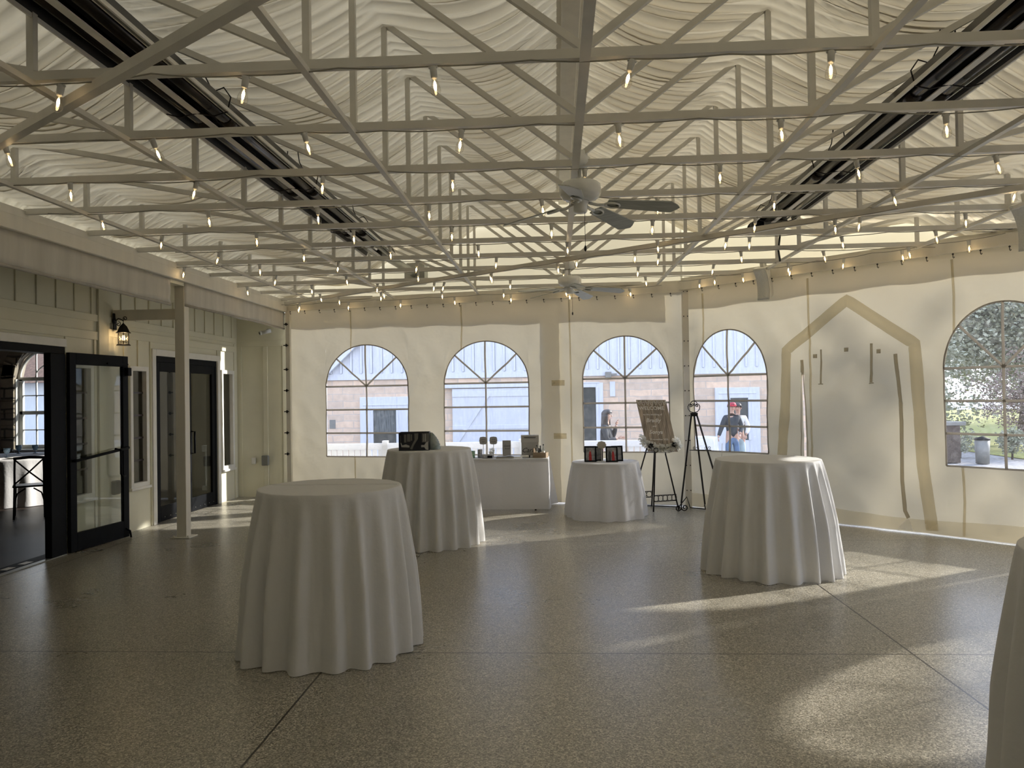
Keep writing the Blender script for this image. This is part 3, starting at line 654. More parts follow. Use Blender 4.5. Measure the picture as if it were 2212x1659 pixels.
for k in range(11): bt(9.23 + .325 * k - .022, 9.23 + .325 * k + .022, 2.70, 3.06, .015)
for y in (5.5, 4.6, 3.7, 2.8): bt(y - .025, y + .025, 0, 2.4)
for y, z0, z1 in ((8.13, 2.27, 2.4), (8.66, 0, 2.4), (8.13, 0, 2.27), (9.28, 0, 2.46), (9.90, 0, 2.46), (9.60, 2.12, 2.46), (11.98, 2.16, 2.46), (12.56, 0, 2.6), (11.92, 0, 2.46)): bt(y - .022, y + .022, z0, z1, .015)
t.bbox(XW, XW + .03, 8.71, 8.93, 0, 3.06, .004)
t.build('batten', M['board'], wl)
# short return wall at the far end of the porch
w2 = MB().box(XW, -4.52, 12.70, 12.86, 0, 3.06); wr2 = structure(w2.build('wall_end', M['board'])); t2 = MB()
for x in (-5.39, -4.94, -4.60): t2.bbox(x - .04, x + .04, 12.68, 12.70, 0, 2.56, .003)
t2.bbox(XW, -4.54, 12.68, 12.70, 2.56, 2.66, .003); t2.box(XW, -4.52, 12.685, 12.70, 2.66, 3.05); t2.build('batten', M['board'], wr2)
so = tag(MB().bbox(-5.185, -5.115, 12.655, 12.68, .56, .67, .004).bbox(-5.165, -5.135, 12.648, 12.655, .585, .645, .002).build('wall_outlet', M['trim']), 'small white outlet plate low on the far end board wall', 'outlet')
so = empty('outlet_cover', (-4.94, 12.68, .62), 0, 'grey weatherproof outlet cover beside the white plate on the end wall', 'outlet cover')
MB().bbox(-.06, .06, -.06, 0, -.085, .085, .012).build('cover', M['outlet'], so)
so = empty('outlet_cover', (XW, 8.98, .62), 0, 'grey weatherproof outlet cover seen through the open glass door', 'outlet cover')
MB().bbox(0.03, .09, -.06, .06, -.085, .085, .012).build('cover', M['outlet'], so)
cm = empty('security_camera', (-4.86, 12.64, 2.80), 0, 'small white bullet camera high on the far end board wall', 'camera')
MB().tube([(0, .03, .03), (0, -.02, .03)], .03, 14).build('mount', M['white'], cm)
cb = MB().tube([(0.05, -.02, .02), (-.09, -.10, -.02)], .032, 16); cb.tube([(-.085, -.095, -.018), (-.11, -.11, -.025)], .036, 16); cb.build('housing', M['white'], cm)
MB().tube([(-.108, -.108, -.024), (-.113, -.112, -.026)], .024, 14).build('lens', M['black'], cm)

# open glass door leaf and its frame
d1 = structure(empty('door_1')); f = MB()
f.bbox(XW - .16, XW + .03, 5.9, 8.08, 2.20, 2.28, .004); f.bbox(XW - .03, XW + .05, 7.81, 8.06, 0, 2.2, .004); f.bbox(XW - .16, XW + .03, 5.9, 5.96, 0, 2.2, .004); f.build('door_frame', M['black'], d1)
MB().bbox(XW, XW + .04, 5.8, 8.10, 2.28, 2.37, .004).build('door_casing', M['trim'], d1)
MB().bbox(XW - .18, XW - .01, 5.9, 8.05, 0, .012, .004).build('threshold', M['black'], d1); MB().bbox(XW - .01, XW + .06, 5.9, 8.05, 0, .010, .003).build('threshold_strip', M['duct'], d1)
th = MB()
for k in range(6): th.box(XW - .12, XW - .04, 6.22 + .26 * k, 6.35 + .26 * k, .0121, .0126)
th.build('threshold_marking', M['trim'], d1)
leaf = empty('door_leaf', (XW + .055, 8.09, 0)); leaf.parent = d1; leaf.rotation_euler = (0, 0, R(-5.5))
def leaf_parts(o, Lf, H, sg=1, glass=None, closed=False):
    e = MB(); s = .10; e.bbox(-.022, .022, 0, s, .01, H, .003); e.bbox(-.022, .022, Lf - s, Lf, .01, H, .003); e.bbox(-.022, .022, s, Lf - s, .01, .21, .003); e.bbox(-.022, .022, s, Lf - s, H - .13, H, .003); e.build('leaf_frame', M['black'], o)
    MB().box(-.004, .004, s, Lf - s, .21, H - .13).build('leaf_glass', glass or M['glass'], o)
leaf_parts(leaf, .99, 2.22)
h = MB().tube([(.03, .02, 1.02), (.06, .05, 1.02), (.06, .93, 1.10), (.03, .97, 1.10)], .017, 8); h.build('push_bar', M['black'], leaf)
h = MB().tube([(.03, 1.14, 1.10), (.10, 1.14, 1.10), (.10, 1.14, .78), (.10, 1.14, .76), (.03, 1.14, .76)], .015, 8)
h = MB().tube([(.02, .74, 1.10), (.09, .75, 1.09), (.09, .75, .80), (.09, .79, .76), (.02, .92, .76)], .014, 8); h.build('pull_handle', M['black'], leaf)
MB().bbox(.02, .07, .92, .99, 1.98, 2.08, .004).box(.02, .04, .6, .97, 2.11, 2.13).build('door_closer', M['black'], leaf)
MB().tube([(.02, .92, .12), (.05, .96, .08), (.05, .98, .0)], .012, 6).build('door_stop', M['black'], leaf)

# closed pair of tinted glass doors behind the post
d2 = structure(empty('door_2')); f = MB()
f.bbox(XW - .1, XW + .01, 9.99, 11.87, 2.20, 2.28, .003); f.bbox(XW - .1, XW + .01, 9.99, 10.04, 0, 2.2, .003); f.bbox(XW - .1, XW + .01, 11.82, 11.87, 0, 2.2, .003); f.build('door_frame', M['black'], d2)
f = MB(); f.bbox(XW, XW + .035, 9.90, 9.99, 0, 2.37, .004); f.bbox(XW, XW + .035, 11.87, 11.96, 0, 2.37, .004); f.bbox(XW, XW + .035, 9.99, 11.87, 2.28, 2.37, .004); f.build('door_casing', M['trim'], d2)
for y0 in (10.04, 10.935):
    lf = empty('door_leaf', (XW - .02, y0, 0)); lf.parent = d2; leaf_parts(lf, .885, 2.2, glass=M['darkglass'])
    yy = .82 if y0 < 10.5 else .06
    h = MB().tube([(.02, yy, 1.20), (.09, yy, 1.20), (.09, yy, .88), (.02, yy, .88)], .014, 8); h.bbox(.018, .03, yy - .04, yy + .04, .86, 1.22, .003); h.build('pull_handle', M['black'], lf)
    r_ = MB()
    for k in range(5): r_.lathe([(0, .028), (.006, .026), (.007, .02)], (0, .2 + .15 * k, 0), 6, M=Matrix.Rotation(R(90), 3, 'Y'))
    k_ = r_.build('bolt_row', M['polish'], lf); k_.location = (0, 0, .06)
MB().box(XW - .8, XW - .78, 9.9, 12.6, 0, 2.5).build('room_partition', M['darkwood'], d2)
def side_window(n, y0, y1, z0, z1, m, bars):
    o = structure(empty('window_%d' % n)); f = MB(); q = .05
    for a in ((y0 - q, y0 + .012, z0 - q, z1 + q), (y1 - .012, y1 + q, z0 - q, z1 + q), (y0, y1, z1 - .012, z1 + q), (y0, y1, z0 - q, z0 + .012)): f.bbox(XW - .05, XW + .03, *a, .004)
    f.bbox(XW, XW + .05, y0 - .07, y1 + .07, z0 - .08, z0 - .045, .004); f.build('window_frame', M['trim'], o)
    MB().box(XW - .035, XW - .028, y0, y1, z0, z1).build('pane', m, o)
    if bars:
        g = MB()
        for k in range(1, 5): g.box(XW - .04, XW - .02, y0, y1, z0 + (z1 - z0) * k / 5 - .012, z0 + (z1 - z0) * k / 5 + .012)
        g.build('glazing_bar', M['darkwood'], o)
    return o
side_window(7, 9.42, 9.76, .60, 2.07, M['darkglass'], True); w8 = side_window(8, 12.07, 12.45, .57, 2.10, M['darkglass'], False)
bl = MB().grid(24, 1, lambda i, j: (XW - .10 + .02 * math.sin(i * 1.9), 12.05 + .42 * i / 24, .57 + 1.53 * j), True); bl.build('curtain_drape', M['shade'], w8)

side_window(10, 8.24, 8.56, .60, 2.07, M['darkglass'], True)
# wall lantern
ln = empty('wall_lantern', (XW + .03, 9.02, 2.50), 0, 'black wall lantern with lit amber bulb on the board wall left of the post', 'lantern')
q = MB().lathe([(.055, 0), (.05, .02), (.02, .03)], (0, 0, .20), 16, M=Matrix.Rotation(R(90), 3, 'Y')); q.bbox(0, .02, -.045, .045, .06, .32, .006); q.build('back_plate', M['iron'], ln)
def scroll(c, r, a0, turns, sg, plane, n=26, end=.25):
    return [Vector(c) + (Vector(plane[0]) * math.cos(a0 + sg * 2 * PI * turns * k / n) + Vector(plane[1]) * math.sin(a0 + sg * 2 * PI * turns * k / n)) * r * (1 - (1 - end) * k / n) for k in range(n + 1)]
q = MB().tube([(.02, 0, .20), (.07, 0, .24), (.12, 0, .22), (.15, 0, .20)], .008, 6); q.tube(scroll((.18, 0, .235), .035, PI, 1.2, -1, ((1, 0, 0), (0, 0, 1))), .006, 6); q.tube(scroll((.07, 0, .15), .04, PI / 2, 1.1, -1, ((1, 0, 0), (0, 0, 1))), .006, 6); q.tube([(.15, 0, .25), (.15, 0, .13)], .006, 6); q.build('scroll_arm', M['iron'], ln)
MB().lathe([(.006, .145), (.03, .12), (.06, .09), (.085, .04), (.10, .005), (.125, -.01), (.10, -.012)], (.15, 0, .02), 6, smooth=False).build('lantern_roof', M['iron'], ln)
q = MB()
for k in range(6):
    a = 2 * PI * k / 6; a2 = 2 * PI * (k + 1) / 6; p = Vector((.15 + .083 * math.cos(a), .083 * math.sin(a), 0)); p2 = Vector((.15 + .083 * math.cos(a2), .083 * math.sin(a2), 0)); m_ = (p + p2) / 2
    q.tube([p + Vector((0, 0, .01)), p + Vector((0, 0, -.17))], .006, 5)
    for u, v in (((p, -.10), (m_, -.06)), ((m_, -.06), (p2, -.10)), ((p, -.10), (m_, -.14)), ((m_, -.14), (p2, -.10))): q.tube([u[0] + Vector((0, 0, u[1])), v[0] + Vector((0, 0, v[1]))], .0025, 4)
q.lathe([(.083, 0), (.10, -.005), (.118, -.022), (0, -.022)], (.15, 0, -.165), 6, smooth=False); q.build('cage', M['iron'], ln)
MB().lathe([(.08, .01), (.08, -.165)], (.15, 0, 0), 6, smooth=False).build('lantern_glass', M['bulbglass'], ln)
q = MB().lathe([(0, -.115), (.02, -.10), (.024, -.075), (.012, -.03), (0, -.02)], (.15, 0, 0), 12); q.build('lantern_bulb', M['lampglow'], ln)
ln.scale = (.78,) * 3
lp = bpy.data.lights.new('lantern_light', 'POINT'); lp.energy = 2.2; lp.color = (1, .72, .42); lp.shadow_soft_size = .03
lo = bpy.data.objects.new('lantern_light', lp); COL.objects.link(lo); lo.location = (XW + .15, 9.02, 2.445)

# ------------------------------------------------------------------ dim room behind the open door
rm = MB(); rm.box(-13, -5.6, 3.2, 3.3, 0, 3.2); rm.box(-13.1, -13, 3.2, 14.3, 0, 3.2); rm.box(-13, -5.6, 3.2, 14.3, 3.06, 3.2)
rm.box(-13, -10.38, 14.0, 14.25, 0, 3.2); rm.box(-8.95, -5.45, 14.0, 14.25, 0, 3.2); rm.box(-10.38, -8.95, 14.0, 14.25, 0, .78)
rm.box(-8.7, -5.46, 12.87, 12.95, 2.5, 3.06)
n = 20; xs = [-10.38 + 1.43 * k / n for k in range(n + 1)]; az = lambda x: 2.12 + .64 * math.sqrt(max(0, 1 - ((x + 9.665) / .715) ** 2))
for a, b_ in zip(xs, xs[1:]): rm.add([(a, 14, az(a)), (b_, 14, az(b_)), (b_, 14, 3.1), (a, 14, 3.1), (a, 14.25, az(a)), (b_, 14.25, az(b_))], [(0, 1, 2, 3), (0, 4, 5, 1)])
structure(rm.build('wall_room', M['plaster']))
sr_ = MB()
for k in range(9): sr_.bbox(-10.62, -10.36, 13.96, 14.0, .3 + .235 * k, .525 + .235 * k, .008)
for k in range(8):
    a = PI - PI * k / 8 - .02; a2 = PI - PI * (k + 1) / 8 + .02
    sr_.prism([(math.cos(t) * r, math.sin(t) * r) for r, t in ((.70, a), (.95, a), (.95, a2), (.70, a2))], lambda u, v: (-9.665 + u, 13.96, 2.12 + v), lambda u, v: (-9.665 + u, 14.0, 2.12 + v))
structure(sr_.build('trim_7', M['stone']))
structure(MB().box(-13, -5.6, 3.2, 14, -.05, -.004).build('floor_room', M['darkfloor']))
w9 = structure(empty('window_9')); f = MB()
for x in (-10.30, -9.665, -9.03): f.bbox(x - .035, x + .035, 14.08, 14.14, .82, 2.12, .004)
for z in (.82, 1.47, 2.12): f.bbox(-10.33, -9.0, 14.08, 14.14, z - .035, z + .035, .004)
f.tube([(-9.665 + .68 * math.cos(PI * k / 20), 14.11, 2.12 + .60 * math.sin(PI * k / 20)) for k in range(21)], .03, 6); f.tube([(-9.665 + .36 * math.cos(PI * k / 20), 14.11, 2.12 + .30 * math.sin(PI * k / 20)) for k in range(21)], .014, 6)
for z in (1.14, 1.80): f.box(-10.3, -9.03, 14.09, 14.12, z - .01, z + .01)
for x in (-10.0, -9.3): f.box(x - .01, x + .01, 14.09, 14.12, .82, 2.7)
f.build('window_frame', M['trim'], w9)
MB().box(-10.36, -8.97, 14.10, 14.105, .8, 2.74).build('pane', M['glass'], w9)
MB().bbox(-10.36, -8.97, 13.9, 14.2, .74, .78, .006).build('sill', M['trim'], w9)
MB().box(-10.375, -10.34, 14.0, 14.24, .78, 2.12).build('reveal', M['trim'], w9)

# ------------------------------------------------------------------ cloth covered tables
M['thincloth'] = cloth_mat('thin_white_linen', (.86, .85, .85), .34, (.98, .96, .94), .12, 30)
def drape(name, label, cat, loc, T, edge, seed, folds=19, flare=.12, amp=.05, group=None, z_hem=.004, crease=None, rz=0, corner=None, nu=280, nz=34, mt=None):
    """edge(u)-> (x,y,nx,ny) round the table rim; the skirt falls from it in irregular folds"""
    b = MB(); rows = []
    ph = lambda u: folds * 2 * PI * u + 1.5 * noise.noise(Vector((math.cos(2 * PI * u) * 1.3, math.sin(2 * PI * u) * 1.3, seed))) * 2.2
    def skirt(u, t):                                   # t 0 top .. 1 floor
        x, y, nx, ny = edge(u)
        q = (.5 + .5 * math.cos(ph(u) + .5 * t * noise.noise(Vector((u * 9, t, seed)))))
        g = q ** 2.2
        big = noise.noise(Vector((math.cos(2 * PI * u) * 2, math.sin(2 * PI * u) * 2, seed + 3)))
        d = flare * t ** .9 * (1 + .35 * big) + amp * (g - .35) * min(1, t * 1.9) ** .8 * (.75 + .5 * big)
        if corner: d += corner(u) * t
        d += .004 * math.sin(t * 9 + u * 40) * t
        tx, ty = -ny, nx; s = .018 * math.sin(ph(u)) * t
        return x + nx * d + tx * s, y + ny * d + ty * s
    for j in range(nz + 1):
        t = j / nz; r = []
        for i in range(nu):
            u = i / nu; px, py = skirt(u, t); zz = T - t * (T - z_hem)
            if j == 0: zz = T - .004
            if t > .97: zz += .006 * noise.noise(Vector((u * 30, 0, seed)))
            r.append((px, py, zz))
        rows.append(r)
    top = [[(edge(i / nu)[0] * k, edge(i / nu)[1] * k, T + .0006 * math.sin(i * .4)) for i in range(nu)] for k in (.35, .8, .965, .992)]
    R_ = top + rows; vs = [(0, 0, T)] + [p for r in R_ for p in r]
    fs = [(0, 1 + i, 1 + (i + 1) % nu) for i in range(nu)]
    for k in range(len(R_) - 1): fs += [(1 + k * nu + i, 1 + (k + 1) * nu + i, 1 + (k + 1) * nu + (i + 1) % nu, 1 + k * nu + (i + 1) % nu) for i in range(nu)]
    b.add(vs, fs, True); o = b.build(name, mt or M['cloth'], recalc=False); o.location = loc; o.rotation_euler = (0, 0, rz)
    tag(o, label, cat, group)
    if crease:
        c = MB().bar((-crease[0], crease[1], T + .001), (crease[0], crease[1], T + .001), .005, .003).build('pressed_crease', M['cloth'], o)
    return o
circ = lambda r: (lambda u: (r * math.cos(2 * PI * u), r * math.sin(2 * PI * u), math.cos(2 * PI * u), math.sin(2 * PI * u)))
def rrect_edge(w, h, r):
    pts = rrect(w, h, r, 6); n = len(pts); L = [0]
    for i in range(n): a = pts[i]; c = pts[(i + 1) % n]; L.append(L[-1] + math.hypot(c[0] - a[0], c[1] - a[1]))
    def f(u):
        d = (u % 1) * L[-1]; i = max(k for k in range(n) if L[k] <= d + 1e-9); a = pts[i]; c = pts[(i + 1) % n]; l = L[i + 1] - L[i] or 1; t = (d - L[i]) / l
        x, y = a[0] + (c[0] - a[0]) * t, a[1] + (c[1] - a[1]) * t
        ax, ay = max(-w / 2 + r, min(w / 2 - r, x)), max(-h / 2 + r, min(h / 2 - r, y)); nx, ny = x - ax, y - ay; l = math.hypot(nx, ny) or 1
        return x, y, nx / l, ny / l
    return f
def round_base(loc, T, rr, label, group):
    o = empty('cocktail_table', loc, 0, label, 'table', group)
    MB().lathe([(0, T - .035), (rr, T - .035), (rr, T - .012), (0, T - .012)], n=40).build('tabletop', M['white'], o)
    MB().lathe([(.04, .03), (.04, T - .035)], n=16).build('pole', M['iron'], o)
    q = MB().lathe([(0, 0), (.24, 0), (.24, .02), (.05, .035), (0, .035)], n=28); q.build('foot', M['iron'], o)
TB = [((-1.545, 5.11, 0), 1.07, .478, 2.0, 'nearest at the left front', .09, 19), ((-1.465, 8.69, 0), 1.065, .478, 5.0, 'second from the left under the black carton', .10, 20),
      ((1.985, 7.30, 0), 1.03, .478, 9.0, 'right of centre near the zipped doorway', .12, 20), ((2.20, 2.84, 0), 1.07, .478, 13.0, 'cropped by the right edge of the view', .09, 19)]
for loc, T, rr, sd, txt, fl_, nf in TB:
    round_base(loc, T, rr - .006, 'cocktail table under the cloth, ' + txt, 'round cocktail tables')
    drape('tablecloth', 'floor length white cloth on the cocktail table ' + txt, 'tablecloth', loc, T + .002, circ(rr), sd, nf, fl_, .108, 'white cloths on the cocktail tables', crease=(.44, .09) if sd == 2 else None)
def folding(name, loc, w, h, T, label):
    o = empty(name, loc, 0, label, 'table'); MB().bbox(-w / 2 + .01, w / 2 - .01, -h / 2 + .01, h / 2 - .01, T - .05, T - .008, .006).build('tabletop', M['white'], o)
    for sx in (-1, 1):
        for sy in (-1, 1): MB().tube([(sx * (w / 2 - .2), sy * (h / 2 - .12), 0), (sx * (w / 2 - .26), sy * (h / 2 - .14), T - .05)], .014, 8).build('leg', M['iron'], o)
folding('folding_table', (-1.03, 11.17, 0), 1.83, .62, .755, 'long folding table under a white cloth against the back tent wall')
drape('tablecloth', 'long white cloth on the gift table against the back tent wall', 'tablecloth', (-1.03, 11.17, 0), .757, rrect_edge(1.83, .62, .02), 21, 11, .015, .014, z_hem=.035, nu=360, mt=M['thincloth'],
      corner=lambda u: .10 * max(0, 1 - min(abs((u % 1) - k) for k in (0.0, .1265, .50, .6265, 1.0)) / .03) )
def rb(): 
    o = empty('round_table', (.66, 10.47, 0), 0, 'low round table under a white cloth in front of the third window', 'table')
    MB().lathe([(0, .70), (.44, .70), (.44, .738), (0, .738)], n=40).build('tabletop', M['white'], o)
    for a in (45, 135, 225, 315): MB().tube([(.3 * math.cos(R(a)), .3 * math.sin(R(a)), 0), (.26 * math.cos(R(a)), .26 * math.sin(R(a)), .7)], .014, 8).build('leg', M['iron'], o)
rb(); drape('tablecloth', 'white cloth on the low round table holding the photo frames', 'tablecloth', (.66, 10.47, 0), .742, circ(.452), 31, 11, .09, .06, nu=240, mt=M['thincloth'])

# ------------------------------------------------------------------ things on the tables
def text_mesh(parent, name, body, size, mtx, m, align='CENTER', shear=0, ext=.0006, off=0):
    cu = bpy.data.curves.new(name, 'FONT'); cu.body = body; cu.size = size; cu.align_x = align; cu.align_y = 'CENTER'; cu.extrude = ext; cu.shear = shear; cu.resolution_u = 2; cu.offset = off
    t = bpy.data.objects.new(name, cu); COL.objects.link(t); bpy.context.view_layer.update()
    me = bpy.data.meshes.new_from_object(t.evaluated_get(bpy.context.evaluated_depsgraph_get())); bpy.data.objects.remove(t); bpy.data.curves.remove(cu)
    me.materials.clear(); me.materials.append(m); me.transform(mtx); o = bpy.data.objects.new(name, me); COL.objects.link(o); o.parent = parent; return o
UP = Matrix.Rotation(R(90), 4, 'X')                    # text standing up, facing -Y
M['ink'] = mat('black_ink', (.02, .02, .02), .6); M['card'] = mat('grey_card', (.44, .43, .40), .8); M['paper'] = mat('cream_paper', (.50, .46, .37), .8); M['whitepaint'] = mat('white_lettering', (.98, .97, .95), .6)
M['boxdark'] = mat('dark_printed_carton', (.012, .014, .022), .3, 0, .2, 14); M['boxgrey'] = mat('grey_print', (.16, .155, .14), .4); M['cardboard'] = mat('kraft_cardboard', (.34, .24, .15), .8)
bx = empty('open_carton', (-1.60, 8.52, 1.069), R(6), 'open black printed carton standing on the second cocktail table', 'carton')
q = MB(); W_, D_, H_ = .17, .12, .20
q.bbox(-W_, W_, -D_, -D_ + .005, 0, H_, .001); q.bbox(-W_, W_, D_ - .005, D_, 0, H_, .001); q.bbox(-W_, -W_ + .005, -D_, D_, 0, H_, .001); q.bbox(W_ - .005, W_, -D_, D_, 0, H_, .001); q.box(-W_, W_, -D_, D_, 0, .004); q.build('carton_wall', M['boxdark'], bx)
q = MB(); q.box(.09, W_ - .003, -D_ - .001, -D_, .09, .19); q.box(-.075, -.04, -D_ - .001, -D_, .10, .185); q.box(-.11, -.085, -D_ - .001, -D_, .09, .18); q.box(-.035, -.02, -D_ - .001, -D_, .11, .18); q.box(-.15, -.145, -D_ - .001, -D_, .1, .17)
q.prism([(.005, .19), (.05, .19), (.045, .13), (.0, .06), (-.02, .01), (-.045, .02), (-.02, .07), (.008, .12)], lambda u, v: (u, -D_ - .002, v), lambda u, v: (u, -D_, v)); q.build('grey_print', M['boxgrey'], bx)
q = MB(); q.prism([(-.15, .09), (-.14, .04), (-.05, .035), (-.05, .055), (-.09, .07), (-.13, .06), (-.142, .09)], lambda u, v: (u, -D_ - .002, v), lambda u, v: (u, -D_, v)); q.prism([(.16, .10), (.16, 0.002), (.13, .01), (.115, .035), (.08, .035), (.08, .06), (.115, .06), (.135, .09)], lambda u, v: (u, -D_ - .003, v), lambda u, v: (u, -D_, v)); q.build('brush_picture', M['card'], bx)
q = MB(); q.box(.105, .112, -D_ - .002, -D_, .10, .18); q.box(.122, .134, -D_ - .002, -D_, .10, .185); q.build('print_line', M['card'], bx)
it = empty('wrapped_gift', (-1.57, 8.55, 1.085), R(20), 'small orange and red packet sticking out of the black carton', 'packet')
M['orange'] = mat('orange_packet', (.62, .25, .15), .5, 0, .3, 30); MB().bbox(-.03, .05, -.03, .02, 0, .145, .004).prism([(-.0, .145), (.05, .145), (.03, .165)], lambda u, v: (u, -.025, v), lambda u, v: (u, .015, v)).build('packet', M['orange'], it)
it = empty('plastic_bag', (-1.395, 8.58, 1.069), 0, 'crumpled green and clear plastic bag slumped beside the black carton', 'bag')
M['bag'] = mat('green_grey_plastic', (.16, .22, .19), .25, 0, .6, 14, c2=(.42, .44, .42))
q = MB(); q.grid(18, 14, lambda i, j: Vector((0, 0, .0)) + Vector(((.075 + .02 * noise.noise(Vector((i, j * .5, 2)))) * math.cos(2 * PI * i / 18) * (1 - (j / 14) ** 2.2 * .8) - .03 * j / 14, (.07) * math.sin(2 * PI * i / 18) * (1 - (j / 14) ** 2 * .85), .19 * (j / 14) ** .8 + .008 * noise.noise(Vector((i * .9, j, 7)))))); q.build('bag', M['bag'], it, merge=True)

ZT = .759
def stand_sign(x, l2, label):
    o = empty('table_sign', (x, 11.13, ZT), 0, label, 'sign', 'small signs on stands on the gift table')
    MB().bbox(-.045, .045, -.03, .03, 0, .008, .003).tube([(0, 0, .008), (0, 0, .2)], .004, 6).build('stand', M['white'], o)
    sh = []
    for k in range(64):
        a = 2 * PI * k / 64; c_, s_ = math.cos(a), math.sin(a); r = .056 / max(abs(c_), abs(s_)) ** .75; r = min(r, .066); r *= 1 + .05 * math.cos(4 * a) ** 2 * (1 if abs(math.sin(2 * a)) < .3 else 0); sh.append((r * c_, r * s_))
    MB().prism(sh, lambda u, v: (u, -.006, .245 + v), lambda u, v: (u, 0, .245 + v)).build('sign_board', M['card'], o)
    for k, (tx, z) in enumerate(l2): text_mesh(o, 'lettering', tx, .026, Matrix.Translation((0, -.0068, z)) @ UP, M['ink'], shear=.4)
stand_sign(-1.075, [('please', .262), ('sign', .23)], 'left small grey scalloped sign on a white stand, upper line sloping')
stand_sign(-.925, [('cards', .262), ('& gifts', .228)], 'right small grey scalloped sign on a white stand beside the guest book frame')
M['green'] = mat('green_leaf_print', (.05, .26, .10), .5, 0, .3, 60, c2=(.45, .55, .42))
o = empty('tin', (-1.235, 11.05, ZT), 0, 'small green leaf patterned tin at the left of the gift table', 'tin'); MB().lathe([(0, 0), (.045, 0), (.045, .09), (0, .09)], n=24).build('can', M['green'], o); MB().lathe([(0, .09), (.047, .09), (.047, .102), (0, .104)], n=24).build('lid', M['green'], o)
M['silver'] = mat('mottled_silver_glass', (.55, .55, .57), .3, .3, .3, 40)
o = empty('candle_jar', (-1.12, 11.08, ZT), 0, 'mottled silver glass candle jar between the tin and the left sign', 'candle'); MB().lathe([(0, 0), (.035, 0), (.037, .02), (.037, .12), (.033, .12), (.033, .02), (0, .02)], n=24).build('jar', M['silver'], o); MB().lathe([(0, .02), (.032, .02), (.032, .09), (0, .09)], n=20).build('candle', M['paper'], o)
o = empty('tealight_box', (-1.0, 10.98, ZT), 0, 'low flat box with dark glass front holding white tealights', 'box'); MB().bbox(-.075, .075, -.03, .03, 0, .045, .003).build('box_body', M['silver'], o); MB().box(.0, .07, -.0315, -.03, .006, .036).build('dark_front', M['black'], o)
for k in range(3): MB().lathe([(0, .045), (.018, .045), (.018, .058), (0, .058)], (-.045 + .045 * k, 0, 0), 14).build('tealight', M['trim'], o)
o = empty('white_flower_pot', (-.955, 11.15, ZT), 0, 'small white flower heap behind the tealight box', 'flowers'); 
def fluff(b, c, r, n, s, seed):
    rd = random.Random(seed)
    for _ in range(n):
        d = Vector((rd.gauss(0, 1), rd.gauss(0, 1), rd.gauss(0, 1))).normalized(); p = Vector(c) + d * r * rd.uniform(.3, 1); t = d.cross(Vector((rd.random(), rd.random(), 1))).normalized() * s * rd.uniform(.6, 1.3); u = (d + .6 * t.normalized()).normalized() * s * rd.uniform(.6, 1.4)
        b.add([p - t * .5, p + t * .5, p + t * .4 + u, p + u * 1.25, p - t * .4 + u], [(0, 1, 2, 3, 4)], True)
    return b
M['petal'] = cloth_mat('white_petals', (.92, .91, .86), .45, (1, .98, .9), 0)
q = fluff(MB(), (0, 0, .09), .04, 120, .018, 3); q.lathe([(0, 0), (.03, 0), (.036, .07), (0, .07)], n=16); q.build('blossom', M['petal'], o, recalc=False)
M['wood'] = mat('light_wood', (.42, .31, .20), .6, 0, .15, 6, aniso=(1, 1, 8)); M['rust'] = mat('weathered_board', (.66, .56, .46), .8, 0, .25, 4, aniso=(8, 8, .8))
o = empty('guest_book_sign', (-.735, 11.20, ZT), 0, 'cream framed guest book sign with black script standing on the gift table', 'sign'); MB().bbox(-.062, .062, -.008, .008, .0, .24, .002).build('frame', M['paper'], o); MB().box(-.054, .054, -.0095, -.008, .01, .23).build('card', M['card'], o)
text_mesh(o, 'lettering', 'Guest', .040, Matrix.Translation((0, -.0105, .16)) @ UP, M['ink'], shear=.5); text_mesh(o, 'lettering', 'book', .036, Matrix.Translation((.005, -.0105, .12)) @ UP, M['ink'], shear=.5)
o = empty('guest_book', (-.75, 10.99, ZT), R(4), 'open guest book with pale curved pages in front of its sign', 'book'); MB().bbox(-.13, .13, -.07, .07, 0, .014, .003).build('cover', M['paper'], o)
q = MB(); q.grid(24, 1, lambda i, j: (-.125 + .25 * i / 24, -.066 + .132 * j, .015 + .022 * abs(math.sin(2 * PI * (i / 24 - .0))) * (1 - .3 * i / 24)), True); q.build('page', M['card'], o, recalc=False)
cbx = empty('card_box', (-.39, 11.17, ZT), R(2), 'tall pale grey wedding card box with a slot and black script', 'box')
MB().prism([(-.10, 0), (.10, 0), (.10, .215), (-.10, .215)], lambda u, v: (-.125, u, v), lambda u, v: (.125, u, v)).build('box_body', M['card'], cbx)
MB().prism([(-.104, .215), (.104, .215), (.104, .315), (-.07, .315)], lambda u, v: (-.13, u, v), lambda u, v: (.13, u, v)).build('lid', M['card'], cbx)
MB().box(-.085, .085, -.092, -.082, .283, .29).build('slot', M['ink'], cbx); text_mesh(cbx, 'lettering', 'Cards', .095, Matrix.Translation((-.01, -.1015, .10)) @ UP, M['ink'], shear=.45)
o = empty('paper_roll', (-.40, 10.98, ZT + .018), 0, 'white paper roll lying in front of the card box', 'roll'); MB().tube([(-.12, 0, 0), (.07, 0, 0)], .018, 14).build('roll', M['trim'], o); MB().tube([(.0, 0, 0), (.018, 0, 0)], .0186, 14).build('band', M['ink'], o)
o = empty('paper_pile', (-.56, 11.0, ZT), 0, 'low pile of white papers left of the card box', 'papers'); MB().bbox(-.05, .06, -.06, .06, 0, .018, .002).build('sheet_pile', M['trim'], o)
cd = empty('bottle_caddy', (-.235, 11.0, ZT), R(-14), 'rough wooden bottle caddy at the right end of the gift table', 'caddy')
q = MB()
q.prism([(-.07, 0), (.07, 0), (.07, .07), (.02, .08), (-.03, .13), (-.07, .14)], lambda u, v: (-.09, u, v), lambda u, v: (-.078, u, v)); q.build('end_board', M['cardboard'], cd)
